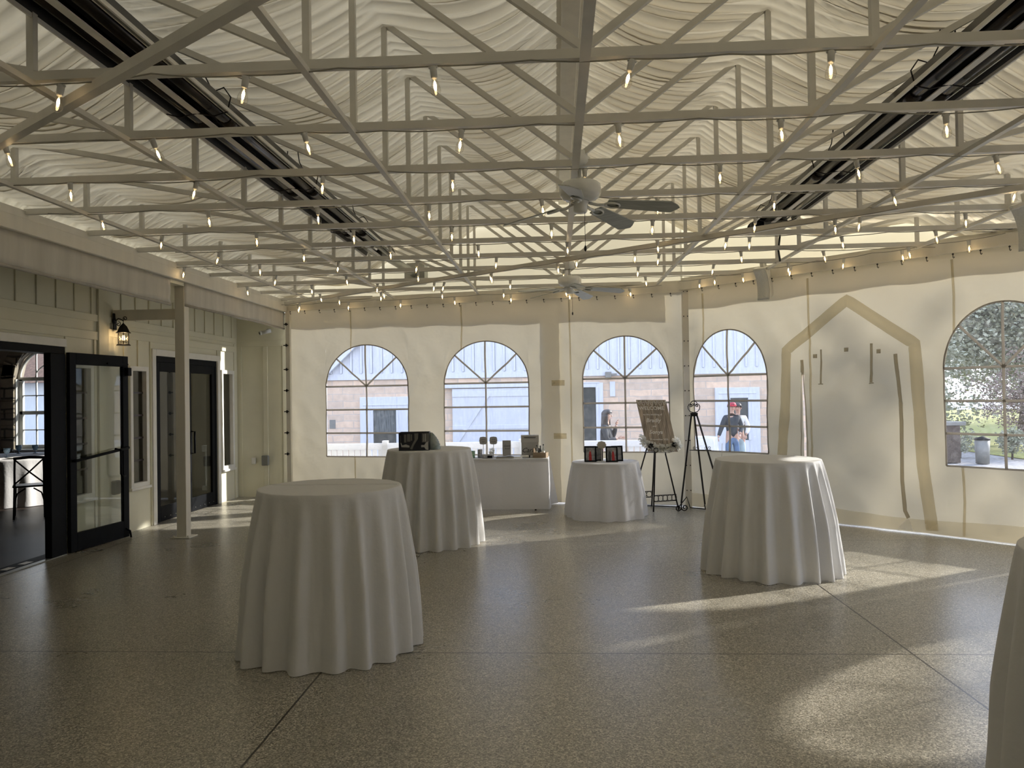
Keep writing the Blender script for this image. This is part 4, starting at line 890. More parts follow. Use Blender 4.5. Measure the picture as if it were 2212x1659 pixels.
q = MB(); q.bbox(-.09, .10, -.075, -.065, 0, .075, .002); q.bbox(-.09, .10, .065, .075, 0, .075, .002); q.bbox(.09, .10, -.075, .075, 0, .075, .002); q.box(-.09, .1, -.07, .07, 0, .006); q.build('side_board', M['wood'], cd)
M['bottle'] = mat('dark_bottle_glass', (.02, .018, .015), .12); M['clearb'] = pane_mat('clear_bottle_glass', (.8, .82, .8), .12, .02)
def bottle(x, y, z, h, m, label, g='small bottles in the wooden caddy'):
    o = empty('bottle', (x, y, z), 0, label, 'bottle', g); MB().lathe([(0, 0), (.019, 0), (.020, .01), (.020, h * .55), (.009, h * .75), (.008, h * .93), (0, h * .93)], n=16).build('glass_body', m, o)
    MB().lathe([(.0095, h * .9), (.0095, h), (0, h)], n=12).build('cap', M['ink'], o); MB().lathe([(.0205, h * .15), (.0205, h * .45)], n=16).build('bottle_label', M['trim'], o)
bottle(-.285, 11.02, ZT + .007, .17, M['clearb'], 'clear capped bottle at the left of the wooden caddy'); bottle(-.235, 10.99, ZT + .007, .165, M['bottle'], 'dark capped bottle in the middle of the wooden caddy'); bottle(-.19, 10.985, ZT + .007, .185, M['clearb'], 'tallest bottle at the right of the wooden caddy'); bottle(-.255, 10.965, ZT + .007, .13, M['bottle'], 'short dark bottle at the front of the wooden caddy')

# photo frames
M['red'] = mat('red_dress_print', (.55, .03, .03), .5, 0, .2, 30); M['suit'] = mat('dark_suit_print', (.04, .045, .05), .5); M['sky'] = mat('pale_photo_print', (.42, .42, .42), .4, 0, .3, 18); M['skin'] = mat('skin_tone', (.55, .34, .25), .5, 0, .04)
def photo(x, y, rz, s, label, kind):
    o = empty('photo_frame', (x, y, .744), R(rz), label, 'photo frame', 'black photo frames on the low round table'); o.rotation_euler = (R(-7), 0, R(rz))
    w, h, t = .082 * s, .215 * s, .02 * s; q = MB()
    for a in ((-w, w, 0, t), (-w, w, h - t, h), (-w, -w + t, t, h - t), (w - t, w, t, h - t)): q.bbox(a[0], a[1], -.009, .009, a[2], a[3], .003)
    q.build('frame', M['black'], o); MB().box(-w + t, w - t, .0, .004, t, h - t).build('picture', M['sky'], o)
    q = MB(); c = []
    if kind in (1, 2):
        q.prism([(.0, t), (.04, t), (.036, .09), (.028, .14), (.008, .14), (.0, .09)], lambda u, v: (u - (.02 if kind == 1 else 0), -.001, v), lambda u, v: (u - (.02 if kind == 1 else 0), .0, v)); q.build('red_figure', M['red'], o)
        q = MB().lathe([(0, -.001), (.010, -.001), (.010, .001)], (.018 - (.02 if kind == 1 else 0), -.001, .152), 12, M=Matrix.Rotation(R(90), 3, 'X')); q.build('face', M['skin'], o)
    if kind in (2, 3):
        q = MB().prism([(-.045, t), (-.01, t), (-.008, .12), (-.02, .15), (-.04, .14), (-.05, .09)], lambda u, v: (u, -.0012, v), lambda u, v: (u, 0, v)); q.build('suited_figure', M['suit'], o)
    MB().bar((0, .01, h * .75), (0, .075, .0), .02, .004).build('easel_back', M['black'], o)
photo(.455, 10.36, -4, 1.0, 'leftmost black photo frame showing a figure in a red dress', 1); photo(.742, 10.30, 5, 1.0, 'right front black photo frame showing a suited figure with one in red', 2)
photo(.555, 10.47, -6, .95, 'black photo frame behind and right of the leftmost frame', 3); photo(.825, 10.42, 12, .98, 'rearmost right black photo frame with a dark grey picture', 0)
o = empty('table_sign', (.612, 10.40, .744), 0, 'cream scalloped card on a small stand between the photo frames', 'sign'); MB().bbox(-.06, .06, -.03, .03, 0, .008, .003).tube([(0, 0, .008), (0, 0, .2)], .004, 6).build('stand', M['trim'], o)
MB().prism([(.062 * math.cos(2 * PI * k / 48) * (1 + .07 * math.cos(8 * PI * k / 48 * 2)), .052 * math.sin(2 * PI * k / 48) * (1 + .07 * math.cos(16 * PI * k / 48))) for k in range(48)], lambda u, v: (u, -.006, .225 + v), lambda u, v: (u, 0, .225 + v)).build('card', M['paper'], o)

# ------------------------------------------------------------------ easels and the welcome board
ea = empty('easel', (1.35, 10.85, 0), 0, 'black metal easel holding the wooden welcome board', 'easel')
def leg(o, a, b): return MB().tube([a, b], .0105, 8).build('leg', M['iron'], o)
apex = Vector((.08, .10, 1.35))
for p in ((-.01, -.10, 0), (.36, .02, 0), (.03, .42, 0), (-.30, .30, 0)): leg(ea, p, apex + (Vector(p) - apex) * .03)
def ringband(o, a, b, n, h):
    a = Vector(a); b = Vector(b); q = MB(); d = (b - a) / n; q.tube([a, b], .006, 6); q.tube([a + Vector((0, 0, h)), b + Vector((0, 0, h))], .006, 6); u = d.normalized()
    for k in range(n):
        c = a + d * (k + .5) + Vector((0, 0, h / 2)); q.tube([c + (u * math.cos(t) + Vector((0, 0, 1)) * math.sin(t)) * h * .46 for t in [2 * PI * i / 16 for i in range(16)]], .004, 5, closed=True)
        q.tube([c + u * d.length * .5 + Vector((0, 0, -h / 2)), c + u * d.length * .5 + Vector((0, 0, h / 2))], .003, 4)
    q.build('ring_band', M['iron'], o)
ringband(ea, (.0, -.09, .14), (.33, .03, .14), 5, .085); ringband(ea, (-.27, .31, .14), (.03, .40, .14), 4, .085)
q = MB()
for x in (-.02, .20):
    yb = -.045 + .3 * x; q.tube([(x - .1, yb + .04, .83), (x + .02, yb - .02, .832), (x + .06, yb - .12, .84)], .006, 6)
    q.tube([(x + .05 + .03 * math.sin(t), yb - .125, .87 - .03 * math.cos(t)) for t in [2 * PI * i / 18 for i in range(18)]], .005, 6, closed=True)
q.build('ring_hook', M['iron'], ea)
tl = Vector((1.135, 10.86, 1.57)); tr_ = Vector((1.545, 10.80, 1.565)); bl_ = Vector((1.275, 10.76, .845)); br_ = Vector((1.665, 10.70, .85))
wbd = empty('welcome_board', (0, 0, 0), 0, 'weathered plank welcome board with white lettering resting on the black easel', 'sign')
ux = (tr_ - tl); uz = (tl - bl_); nn = ux.cross(uz).normalized(); 
if nn.y > 0: nn = -nn
def bp(u, v, d=0): return bl_ + ux * u + uz * v + nn * d
for k in range(7):
    q = MB().prism([(k / 7 + .004, 0), ((k + 1) / 7 - .004, 0), ((k + 1) / 7 - .004, 1), (k / 7 + .004, 1)], lambda u, v: bp(u, v, -.012), lambda u, v: bp(u, v, .004)); q.build('plank', M['rust'], wbd)
q = MB().prism([(0, 0), (1, 0), (1, 1), (0, 1)], lambda u, v: bp(u, v, -.016), lambda u, v: bp(u, v, -.012)); q.build('backing', M['darkwood'], wbd)
TM = Matrix(((ux.x, uz.x, nn.x, bl_.x), (ux.y, uz.y, nn.y, bl_.y), (ux.z, uz.z, nn.z, bl_.z), (0, 0, 0, 1)))
def bt_(tx, u, v, s, shear=0, off=0): text_mesh(wbd, 'lettering', tx, 1, TM @ Matrix.Translation((u, v, .006)) @ Matrix.Diagonal((s / ux.length, s / uz.length, 1, 1)), M['whitepaint'], shear=shear, off=.018)
bt_('WELCOME', .46, .835, .073); bt_('to the wedding of', .45, .715, .036); bt_('Bradly', .42, .60, .078, .3); bt_('and', .42, .49, .036, .3); bt_('Sonya', .42, .375, .078, .3); bt_('18 november 2022', .47, .235, .034)
q = MB()
for k in range(7):
    u0 = .02 + k * .14; q.tube([bp(u0 + .13 * i / 8, .985 - .075 * math.sin(PI * i / 8) - .02 * (k % 2), .007) for i in range(9)], .003, 4)
    q.tube([bp(u0 + .02 + .09 * i / 8, .985 - .04 * math.sin(PI * i / 8), .007) for i in range(9)], .0025, 4)
q.build('scallop_garland', M['whitepaint'], wbd)
gl = empty('flower_garland', (0, 0, 0), 0, 'white feathery flower garland along the bottom of the welcome board', 'garland')
q = MB()
for k in range(15): u = -.06 + k * .08; fluff(q, bp(u, .06 + .16 * abs(u - .5) ** 2 * (2.2 if u < .5 else 1.6), .03), .048, 60, .024, 40 + k)
for c in ((-.08, .24), (-.05, .18), (1.02, .2), (1.06, .12)): fluff(q, bp(c[0], c[1], .02), .045, 70, .026, int(90 + c[1] * 100))
q.build('blossom', M['petal'], gl, recalc=False)
q = fluff(MB(), bp(.14, .10, .075), .028, 50, .02, 77); fluff(q, bp(.92, .13, .075), .022, 40, .02, 78); q.build('dark_bow', M['ink'], gl, recalc=False)

e2 = empty('easel', (1.93, 10.72, 0), 0, 'empty black ornate easel with scroll top and feet right of the welcome board', 'easel')
top = Vector((0, .05, 1.36)); fl_ = Vector((-.20, .05, .12)); fr_ = Vector((.10, -.09, .12)); fb_ = Vector((.42, .28, .12))
for p, d in ((fl_, -.035), (fr_, -.0), (fb_, .035)): MB().bar(p, top + Vector((d, 0, 0)), .022, .014).build('leg', M['iron'], e2)
q = MB().bbox(-.05, .05, .03, .07, 1.33, 1.38, .004)
for sg in (-1, 1):
    q.tube([(0, .05, 1.38), (sg * .05, .05, 1.395), (sg * .078, .05, 1.43), (sg * .082, .05, 1.47), (sg * .065, .05, 1.50), (sg * .045, .05, 1.50)] + scroll((sg * .045, .05, 1.478), .022, PI / 2, 1.1, sg * 1, ((1, 0, 0), (0, 0, 1)), 14), .006, 6)
q.tube([(.045 * math.cos(t), .05, 1.50 + .045 * math.sin(t)) for t in [R(-25 + 230 * k / 16) for k in range(17)]], .006, 6)
for sg in (-1, 1): q.tube(scroll((sg * .02, .05, 1.49), .02, PI / 2, 1.1, sg, ((1, 0, 0), (0, 0, 1)), 12), .005, 5)
q.build('scroll_crest', M['iron'], e2)
def foot(p, dirs, r, nm='scroll_foot'):
    q = MB()
    for dx, dy in dirs:
        d = Vector((dx, dy, 0)).normalized(); c = p + d * r * 1.0 + Vector((0, 0, r + .006 - p.z)); pts = [p, p + d * r * -.1 + Vector((0, 0, -.03))]
        n = 30; pts += [c + (d * math.cos(t) + Vector((0, 0, 1)) * math.sin(t)) * r * (1 - .72 * k / n) for k in range(n + 1) for t in [PI * .92 + 2 * PI * 1.35 * k / n]]
        q.tube(pts, .0085, 6)
    q.build(nm, M['iron'], e2)
foot(fl_, ((-1, -.4), (1, .1)), .048); foot(fr_, ((1, -.45),), .072); foot(fb_, ((-.9, .2), (.7, .3)), .045)
q = MB().tube([(-.06, -.0, .86), (.12, -.06, .86)], .006, 6)
for x in (.0, .16): 
    for s2 in (-1, 1): q.tube(scroll((x + s2 * .02, -.05, .895), .022, -PI / 2, 1.1, s2, ((1, 0, 0), (0, 0, 1)), 12), .004, 5)
q.tube([(-.08, .0, .86), (.2, -.09, .865)], .006, 6); q.build('picture_rest', M['iron'], e2)
tag(MB().tube([(.95, 11.35, .012), (1.4, 11.24, .012), (1.75, 11.12, .012), (1.86, 11.08, .16), (1.90, 11.04, .012), (2.05, 10.93, .012), (2.5, 10.50, .012)], .009, 6).build('power_cable', M['blackcable']), 'black cable lying along the foot of the tent walls behind the easels', 'cable')
tag(MB().tube([(2.30, 10.72, .95), (2.28, 10.70, .6), (2.34, 10.66, .35), (2.38, 10.62, .14), (2.34, 10.62, .02)], .004, 5).build('thin_cord', M['strap']), 'thin pale cord hanging on the angled tent wall behind the empty easel', 'cord')

# ------------------------------------------------------------------ dining set inside the dim room
drape('tablecloth', 'white cloth on the round dining table in the dim room beyond the door', 'tablecloth', (-9.2, 12.4, 0), .765, circ(.95), 51, 17, .06, .05, nu=220, nz=20)
o = empty('dining_table', (-9.2, 12.4, 0), 0, 'round dining table under the cloth in the dim room', 'table'); MB().lathe([(0, .72), (.93, .72), (.93, .755), (0, .755)], n=40).build('tabletop', M['darkwood'], o); MB().lathe([(.28, 0), (.05, .04), (.05, .72)], n=16).build('pedestal', M['darkwood'], o)
ch = empty('cross_back_chair', (-7.74, 10.75, 0), R(35), 'dark wooden cross back chair at the dining table beyond the open door', 'chair')
MB().bbox(-.21, .21, -.20, .20, .445, .47, .012).build('seat', M['darkwood'], ch)
for sx in (-1, 1):
    MB().tube([(sx * .19, -.26, 0), (sx * .185, -.20, .25), (sx * .18, -.18, .46)], .016, 8).build('leg', M['darkwood'], ch)
    MB().tube([(sx * .18, -.18, .46), (sx * .18, -.20, .66), (sx * .175, -.25, .87)], .015, 8).build('back_post', M['darkwood'], ch)
    MB().tube([(sx * .19, .19, 0), (sx * .175, .17, .45)], .016, 8).build('leg', M['darkwood'], ch)
    MB().tube([(sx * .185, -.20, .22), (sx * .15, -.19, .36), (sx * .05, -.18, .43)], .010, 6).build('curved_brace', M['darkwood'], ch)
MB().tube([(-.19, -.25, .87), (0, -.275, .885), (.19, -.25, .87)], .022, 8).build('top_rail', M['darkwood'], ch)
for sx in (-1, 1): MB().tube([(sx * .178, -.185, .50), (0, -.225, .67), (-sx * .172, -.25, .85)], .011, 6).build('cross_slat', M['darkwood'], ch)
M['blueglass'] = mat('pale_blue_cut_glass', (.30, .42, .50), .15, 0, .5, 60, c2=(.10, .16, .22))
gp = None
for k, (x, y, lb_) in enumerate(((-9.115, 12.12, 'nearest pale blue goblet at the left edge of the dining table'), (-9.52, 12.95, 'pale blue goblet on the dining table left of the window reveal'), (-9.25, 13.0, 'pale blue goblet on the dining table in front of the window'), (-8.98, 12.95, 'pale blue goblet farthest right on the dining table, beside the door frame'))):
    if gp is None:
        gp = empty('goblet'); MB().lathe([(0, 0), (.035, 0), (.033, .005), (.006, .012), (.006, .045), (.012, .05)], n=16).build('stem', M['blueglass'], gp); MB().lathe([(.006, .045), (.028, .055), (.041, .085), (.043, .13), (.040, .13), (.038, .09), (.0, .06)], n=18).build('bowl', M['blueglass'], gp); g_ = gp
    else: g_ = copy_tree(gp)
    g_.location = (x, y, .767); g_.scale = (1.15,) * 3; tag(g_, lb_, 'goblet', 'blue goblets on the dining table')
pp = None
for x, y, lb_ in ((-8.75, 11.82, 'white plate at the left place setting on the dining table'), (-8.42, 12.05, 'white plate at the place setting behind the cross back chair')):
    o = tag(MB().lathe([(0, .002), (.09, .004), (.14, .018), (.14, .022), (.08, .010), (0, .008)], n=32).build('plate', M['trim']), lb_, 'plate', 'plates on the dining table'); o.location = (x, y, .768)

# ------------------------------------------------------------------ outdoors
GZ = -.35
g = MB().grid(60, 60, lambda i, j: (-60 + 2.4 * i, -40 + 2.4 * j, GZ - .02), False); structure(g.build('ground', M['gravel']))
M['shadow_gravel'] = M['gravel']
structure(MB().box(13, 60, 22, 70, GZ - .01, GZ + .005).box(-7, 7, 12.0, 14.4, GZ - .01, -.02).build('ground_lawn', [M['grass']]))
structure(MB().box(-8, 3.4, 11.6, 14.4, -.34, -.015).build('terrace', M['gravel']))
fe = empty('railing_fence', (0, 13.2, 0), 0, 'white board fence just outside the back tent windows', 'fence')
q = MB().bbox(-6.3, 2.5, -.03, .03, .745, .855, .006).bbox(-6.3, 2.5, -.03, .03, .06, .14, .006); q.build('rail', M['vinylfence'], fe)
for k in range(84):
    x = -6.25 + .104 * k; MB().bbox(x, x + .084, -.012, .012, .10, .75, .003).build('picket', M['vinylfence'], fe)
for x in (-5.4, -3.0, -.6, 1.8): MB().bbox(x - .05, x + .05, -.05, .05, -.01, .9, .006).build('post', M['vinylfence'], fe)
# old stone and board building across the yard
bd = empty('barn', (0, 22, 0), 0, 'old sandstone building with white board siding beyond the fence', 'building')
q = MB().box(-6.72, 9, 0, 5, GZ, 2.17).build('stone_wall', M['outbrick'], bd)
q = MB(); q.prism([(-6.72, 2.17), (9, 2.17), (9, 8), (-.9, 8), (-6.72, 2.42)], lambda u, v: (u, -.03, v), lambda u, v: (u, 4.9, v)); q.build('board_siding', M['siding'], bd)
q = MB(); x = -6.6; gp_ = MB()
while x < 8.9:
    zt = min(7.9, 2.42 + (x + 6.72) * .95); q.box(x, x + .05, -.075, -.03, 2.36, max(2.4, zt)); gp_.box(x + .05, x + .064, -.032, -.028, 2.36, max(2.4, zt)); x += .30
q.box(-6.72, 9, -.06, -.03, 2.17, 2.34); q.build('cover_batten', M['siding'], bd); gp_.build('board_gap', M['gap'], bd)
q = MB().bar((-6.95, -.15, 2.25), (-.8, -.15, 8.1), .12, .30); q.bar((-7.05, 1.5, 2.3), (-.9, 1.5, 8.15), 3.4, .1, up=(0, 0, 1)); q.build('eaves_board', M['siding'], bd)
def win(x0, x1, z0, z1, ox0, ox1, oz0, oz1, m):
    q = MB()
    for a in ((x0, ox0, z0, z1), (ox1, x1, z0, z1), (ox0, ox1, oz1, z1), (ox0, ox1, z0, oz0)):
        if a[1] > a[0] and a[3] > a[2]: q.bbox(a[0], a[1], -.10, 0, a[2], a[3], .008)
    q.bbox(ox0 - .05, ox0 + .02, -.12, 0, oz0, oz1, .005); q.bbox(ox1 - .02, ox1 + .05, -.12, 0, oz0, oz1, .005); q.bbox(x0 + .1, x1 - .1, -.115, -.09, oz1 + .12, oz1 + .15, .004)
    o = q.build('window_surround', M['siding'], bd); MB().box(ox0, ox1, -.05, -.02, oz0, oz1).build('pane', m, o)
    return o
wA = win(-5.72, -4.20, -.3, 1.66, -5.35, -4.63, .26, 1.29, M['shade']); MB().box(-5.35, -4.63, -.056, -.05, .26, .62).build('dark_lower_pane', M['darkpane'], wA)
win(.2, 1.36, -.3, 1.97, .42, 1.17, .3, 1.84, M['darkpane']); win(4.53, 5.78, -.3, 1.77, 4.93, 5.47, .27, 1.47, M['darkpane'])
q = MB().bbox(-3.0, -.70, -.10, -.04, -.3, 1.86, .01).bbox(-3.3, -.5, -.14, -.03, 1.88, 2.0, .01)
for x in (-2.6, -2.2, -1.4, -1.0): q.box(x, x + .02, -.105, -.10, -.2, 1.8)
q.bar((-2.95, -.12, .2), (-1.9, -.12, 1.75), .10, .02, up=(0, 1, 0)); q.box(-1.88, -1.84, -.112, -.10, -.3, 1.86); q.bbox(-3.0, -.7, -.12, -.10, .68, .80, .004); q.bbox(-3.0, -.7, -.12, -.10, 1.62, 1.78, .004); q.build('sliding_door', M['siding'], bd)
MB().box(1.56, 1.71, -.03, 0, 1.57, 2.0).build('notice_plate', M['siding'], bd); MB().bbox(1.43, 1.60, -.16, -.03, 2.11, 2.28, .01).box(1.6, 1.76, -.14, -.06, 2.19, 2.23).build('floodlight', M['outlet'], bd)
MB().box(-6.65, -6.475, -.01, 0, .75, 1.01).build('wall_vent', M['outlet'], bd)
hs = empty('outbuilding', (-16, 30, GZ), 0, 'pale blue outbuilding with brown roof seen through the dim room window', 'building')
MB().box(-7, 3, 0, 5, 0, 2.9).build('wall', M['siding'], hs); MB().prism([(-.5, 2.8), (5.5, 2.8), (2.5, 4.6)], lambda u, v: (-7.4, u, v), lambda u, v: (3.4, u, v)).build('roof', M['roof'], hs)

def tree(name, loc, H, r, n, label, sd, ls=.16, tr=.16, zc=.6, m='leaf', squash=.8, cat='tree'):
    o = empty(name, loc, 0, label, cat); rd = random.Random(sd); q = MB(); cz = H * zc; ends = []
    q.tube([(0, 0, -.05), (.08 * r, .03, H * .3), (.02, .05, H * .62), (.0, .0, H * .85)], [tr, tr * .75, tr * .5, tr * .2], 8)
    for k in range(11):
        a = rd.uniform(0, 2 * PI); h0 = H * rd.uniform(.25, .7); L_ = r * rd.uniform(.5, .95); e = Vector((L_ * math.cos(a), L_ * math.sin(a), h0 + L_ * rd.uniform(.2, .7))); q.tube([(0.02, .03, h0), e * .5 + Vector((0, 0, h0 * .5 - .0)), e], [tr * .35, tr * .22, tr * .08], 5); ends.append(e)
    q.build('trunk', M['bark'], o); f = MB(); cl = [(Vector((rd.gauss(0, .42) * r, rd.gauss(0, .42) * r, cz + rd.gauss(0, .36) * r * squash * 1.2)), rd.uniform(.18, .36) * r) for _ in range(34)] + [(e, .25 * r) for e in ends]
    for _ in range(n):
        c, rr = rd.choice(cl); p = c + Vector((rd.gauss(0, .5), rd.gauss(0, .5), rd.gauss(0, .45))) * rr
        if p.z < .15: p.z = .15 + rd.random() * .2
        t = Vector((rd.gauss(0, 1), rd.gauss(0, 1), rd.gauss(0, .6))).normalized(); b_ = t.cross(Vector((rd.gauss(0, 1), rd.gauss(0, 1), rd.gauss(0, 1)))).normalized(); s = ls * rd.uniform(.5, 1.2)
        f.add([p - t * s * .5, p + b_ * s * .28, p + t * s * .5, p - b_ * s * .28], [(0, 1, 2, 3)])
    f.build('foliage', M[m], o, recalc=False); return o
tree('broadleaf_tree', (16.2, 27.5, GZ), 8.2, 4.6, 42000, 'large grey green tree filling the right arched window view', 11, .165, .2, .50)
tree('broadleaf_tree', (28.5, 42, GZ), 11, 6.6, 22000, 'tall pale tree farther back at the right edge of the right arched window', 12, .30, .2, .5)
tree('bare_shrub', (14.6, 24.6, GZ), 2.6, 1.3, 6000, 'brown twiggy shrub in front of the large tree outside the right window', 13, .09, .05, .55, 'twig', cat='shrub')
tree('bare_shrub', (12.7, 22.0, GZ), .9, .45, 1400, 'low dark shrub on the gravel outside the right arched window', 14, .10, .03, .5, 'leaf', cat='shrub')
tree('bare_shrub', (11.6, 22.6, GZ), .75, .4, 900, 'small dark shrub beside the stone pillar outside the right window', 15, .08, .03, .5, 'leaf', cat='shrub')
pl = empty('stone_pillar', (10.7, 21.2, GZ), 0, 'grey stone pillar with flat cap outside the right arched window', 'pillar'); MB().bbox(-.27, .10, -.2, .2, 0, 1.0, .01).build('shaft', M['bark'], pl); MB().bbox(-.33, .23, -.25, .25, 1.0, 1.1, .01).build('cap', M['outlet'], pl)
bn = empty('trash_bin', (11.25, 20.8, GZ), 0, 'dark bin beside the stone pillar outside', 'bin'); MB().lathe([(.0, 0), (.16, 0), (.18, .62), (0, .62)], n=20).build('body', M['outlet'], bn); MB().lathe([(.19, .62), (.19, .66), (0, .72)], n=20).build('lid', M['black'], bn)
tree('shade_tree', (15.6, 17.6, GZ), 11.5, 3.0, 1300, 'sparse tall tree outside the right wall casting dappled shade', 16, .42, .2, .74)
tree('shade_tree', (17.4, 11.4, GZ), 10.6, 2.6, 700, 'sparse tall tree farther right outside the side wall', 17, .42, .2, .76)

# ------------------------------------------------------------------ people outside
def skinned(name, chains, m, parent, lv=1):
    me = bpy.data.meshes.new(name); vs = []; es = []; rs = []
    for ch in chains:
        prev = None
        for p, r in ch:
            p = Vector(p); j = next((i for i, v in enumerate(vs) if (v - p).length < 1e-4), None)
            if j is None: vs.append(p); rs.append(r); j = len(vs) - 1
            if prev is not None: es.append((prev, j))
            prev = j
    me.from_pydata(vs, es, []); me.materials.append(m); o = bpy.data.objects.new(name, me); COL.objects.link(o)
    md = o.modifiers.new('skin', 'SKIN'); md.use_smooth_shade = True
    for i, r in enumerate(rs):
        d = me.skin_vertices[0].data[i]; d.radius = (r, r) if not isinstance(r, tuple) else r; d.use_root = i == 0
    s = o.modifiers.new('sub', 'SUBSURF'); s.levels = lv; s.render_levels = lv
    if parent: o.parent = parent
    return o
def person(loc, rz, label, H, arms, top_m, leg_m, hair_m, hat=None, longhair=False, long_top=False):
    o = empty('person', loc, rz, label, 'person'); k = H / 1.75; hip = .92 * k; sh = 1.42 * k
    def S(*p): return tuple(v * k for v in p)
    ch = [[(S(0, 0, .95), .13 * k), (S(0, .01, 1.12), .115 * k), (S(0, 0, 1.32), .14 * k), (S(0, 0, 1.43), .075 * k), (S(0, 0, 1.50), .052 * k), (S(0, -.01, 1.56), .06 * k), (S(0, -.02, 1.63), .085 * k), (S(0, -.015, 1.70), .072 * k)]]
    legs = []
    for sx in (-1, 1):
        legs.append([(S(0, 0, .95), .13 * k), (S(sx * .09, 0, .88), .092 * k), (S(sx * .11, -.02, .50), .062 * k), (S(sx * .12, .01, .10), .042 * k), (S(sx * .12, -.02, .04), .04 * k), (S(sx * .13, -.16, .03), .032 * k)])
    am = []
    for (sx, el, wr_) in arms:
        am.append([(S(0, 0, 1.32), .14 * k), (S(sx * .17, 0, 1.38), .062 * k), (S(*el), .045 * k), (S(*wr_), .030 * k)])
    body = skinned('body', ch + legs + am, M['skin'], o)
    for (sx, el, wr_) in arms:
        w_ = Vector(S(*wr_)); d = (w_ - Vector(S(*el))).normalized(); side = d.cross(Vector((0, 1, .2))).normalized()
        fc = []; palm = w_ + d * .075 * k
        hc = [[(w_, .024 * k), (w_ + d * .03 * k, (.036 * k, .018 * k)), (palm, (.036 * k, .016 * k))]]
        for q_ in range(4):
            b0 = palm + side * (q_ - 1.5) * .018 * k; hc.append([(palm, (.036 * k, .016 * k)), (b0 + d * .02 * k, .0085 * k), (b0 + d * (.055 - .004 * abs(q_ - 1)) * k + Vector((0, -.008, -.006)), .0075 * k), (b0 + d * (.08 - .008 * abs(q_ - 1.3)) * k + Vector((0, -.02, -.012)), .006 * k)])
        hc.append([(w_ + d * .03 * k, (.036 * k, .018 * k)), (w_ + d * .05 * k + side * .04 * k, .010 * k), (w_ + d * .085 * k + side * .052 * k, .008 * k)])
        skinned('hand', hc, M['skin'], o)
    lo_ = .80 if long_top else .86
    tp = [[(S(0, 0, lo_), .155 * k), (S(0, .01, 1.12), .142 * k), (S(0, 0, 1.32), .165 * k), (S(0, 0, 1.43), .085 * k), (S(0, 0, 1.455), .075 * k)]] + [[(S(0, 0, 1.32), .165 * k), (S(sx * .17, 0, 1.385), .080 * k), (S(*el), .062 * k), (S(*[a + (b_ - a) * .85 for a, b_ in zip(el, wr_)]), .046 * k)] for sx, el, wr_ in arms]
    skinned('jacket', tp, top_m, o)
    skinned('trousers', [[(S(0, 0, .97), .138 * k), (S(0, 0, .90), .135 * k)]] + [[(S(0, 0, .90), .135 * k), (S(sx * .095, 0, .84), .105 * k), (S(sx * .11, -.02, .50), .078 * k), (S(sx * .12, .005, .11), .062 * k)] for sx in (-1, 1)], leg_m, o)
    for sx in (-1, 1): skinned('shoe', [[(S(sx * .12, .03, .045), .048 * k), (S(sx * .125, -.08, .04), .042 * k), (S(sx * .13, -.19, .032), .034 * k)]], M['ink'], o)
    f = MB(); hc_ = Vector(S(0, -.02, 1.645))
    f.lathe([(0, -.018), (.013, -.01), (.012, .008), (.005, .022), (0, .024)], hc_ + Vector((0, -.092 * k, -.015)), 10); f.build('nose', M['skin'], o)
    f = MB()
    for sx in (-1, 1): f.lathe([(0, -.008), (.009, 0), (0, .008)], hc_ + Vector((sx * .032 * k, -.078 * k, .012)), 8)
    f.build('eye', M['ink'], o); f = MB().bbox(-.024, .024, -.004, .004, -.004, .004, .002, Matrix.Translation(hc_ + Vector((0, -.083 * k, -.055)))); f.build('mouth', M['red'], o)
    for sx in (-1, 1): MB().lathe([(0, -.03), (.012, -.01), (.012, .015), (0, .03)], hc_ + Vector((sx * .085 * k, .0, -.01)), 8).build('ear', M['skin'], o)
    hr = MB(); n = 16
    hr.grid(n, 9, lambda i, j: hc_ + Vector((.097 * k * math.sin(PI * .5 * j / 9 * 1.12) * math.sin(2 * PI * i / n), .012 + .108 * k * math.sin(PI * .5 * j / 9 * 1.12) * math.cos(2 * PI * i / n), .02 + .098 * k * math.cos(PI * .5 * j / 9 * 1.12) - (0 if math.cos(2 * PI * i / n) > -.3 else -.035 * (j / 9)))), True)
    if longhair:
        hr.grid(12, 6, lambda i, j: hc_ + Vector(((.10 + .02 * j / 6) * k * math.sin(R(-115 + 230 * i / 12)), .012 + (.105 + .015 * j / 6) * k * math.cos(R(-115 + 230 * i / 12)), .02 - .30 * k * j / 6)), True)
    hr.build('hair', hair_m, o, recalc=False, solid=.02)
    if hat:
        h = MB().lathe([(.103, .02), (.105, .06), (.085, .105), (.04, .125), (0, .128)], hc_, 18); h.bbox(-.06, .06, -.19, -.08, .028, .036, .003, Matrix.Translation(hc_)); h.build('cap', hat, o)
    return o
M['blackcoat'] = mat('black_coat', (.035, .038, .042), .8); M['hair'] = mat('dark_hair', (.03, .022, .018), .5); M['denim'] = mat('blue_denim', (.12, .20, .34), .85, 0, .15); M['paledenim'] = mat('pale_denim', (.48, .60, .62), .85, 0, .1); M['lilac'] = mat('lilac_shirt', (.50, .42, .52), .8); M['whiteshirt'] = mat('white_shirt', (.85, .83, .8), .8); M['redcap'] = mat('red_cap', (.60, .05, .08), .7)
person((1.02, 15.5, GZ), R(72), 'person with long dark hair in a black coat standing behind the fence', 1.67, [(-1, (-.22, -.06, 1.12), (-.06, -.26, 1.16)), (1, (.22, -.08, 1.14), (.05, -.20, 1.44))], M['blackcoat'], M['ink'], M['hair'], None, True, True)
person((4.30, 18.9, GZ), R(8), 'person in red cap, dark top and blue jeans leaning on the outdoor table', 1.73, [(-1, (-.29, -.04, 1.12), (-.40, -.12, .90)), (1, (.24, -.03, 1.14), (.14, -.16, .98))], M['blackcoat'], M['denim'], M['hair'], M['redcap'])
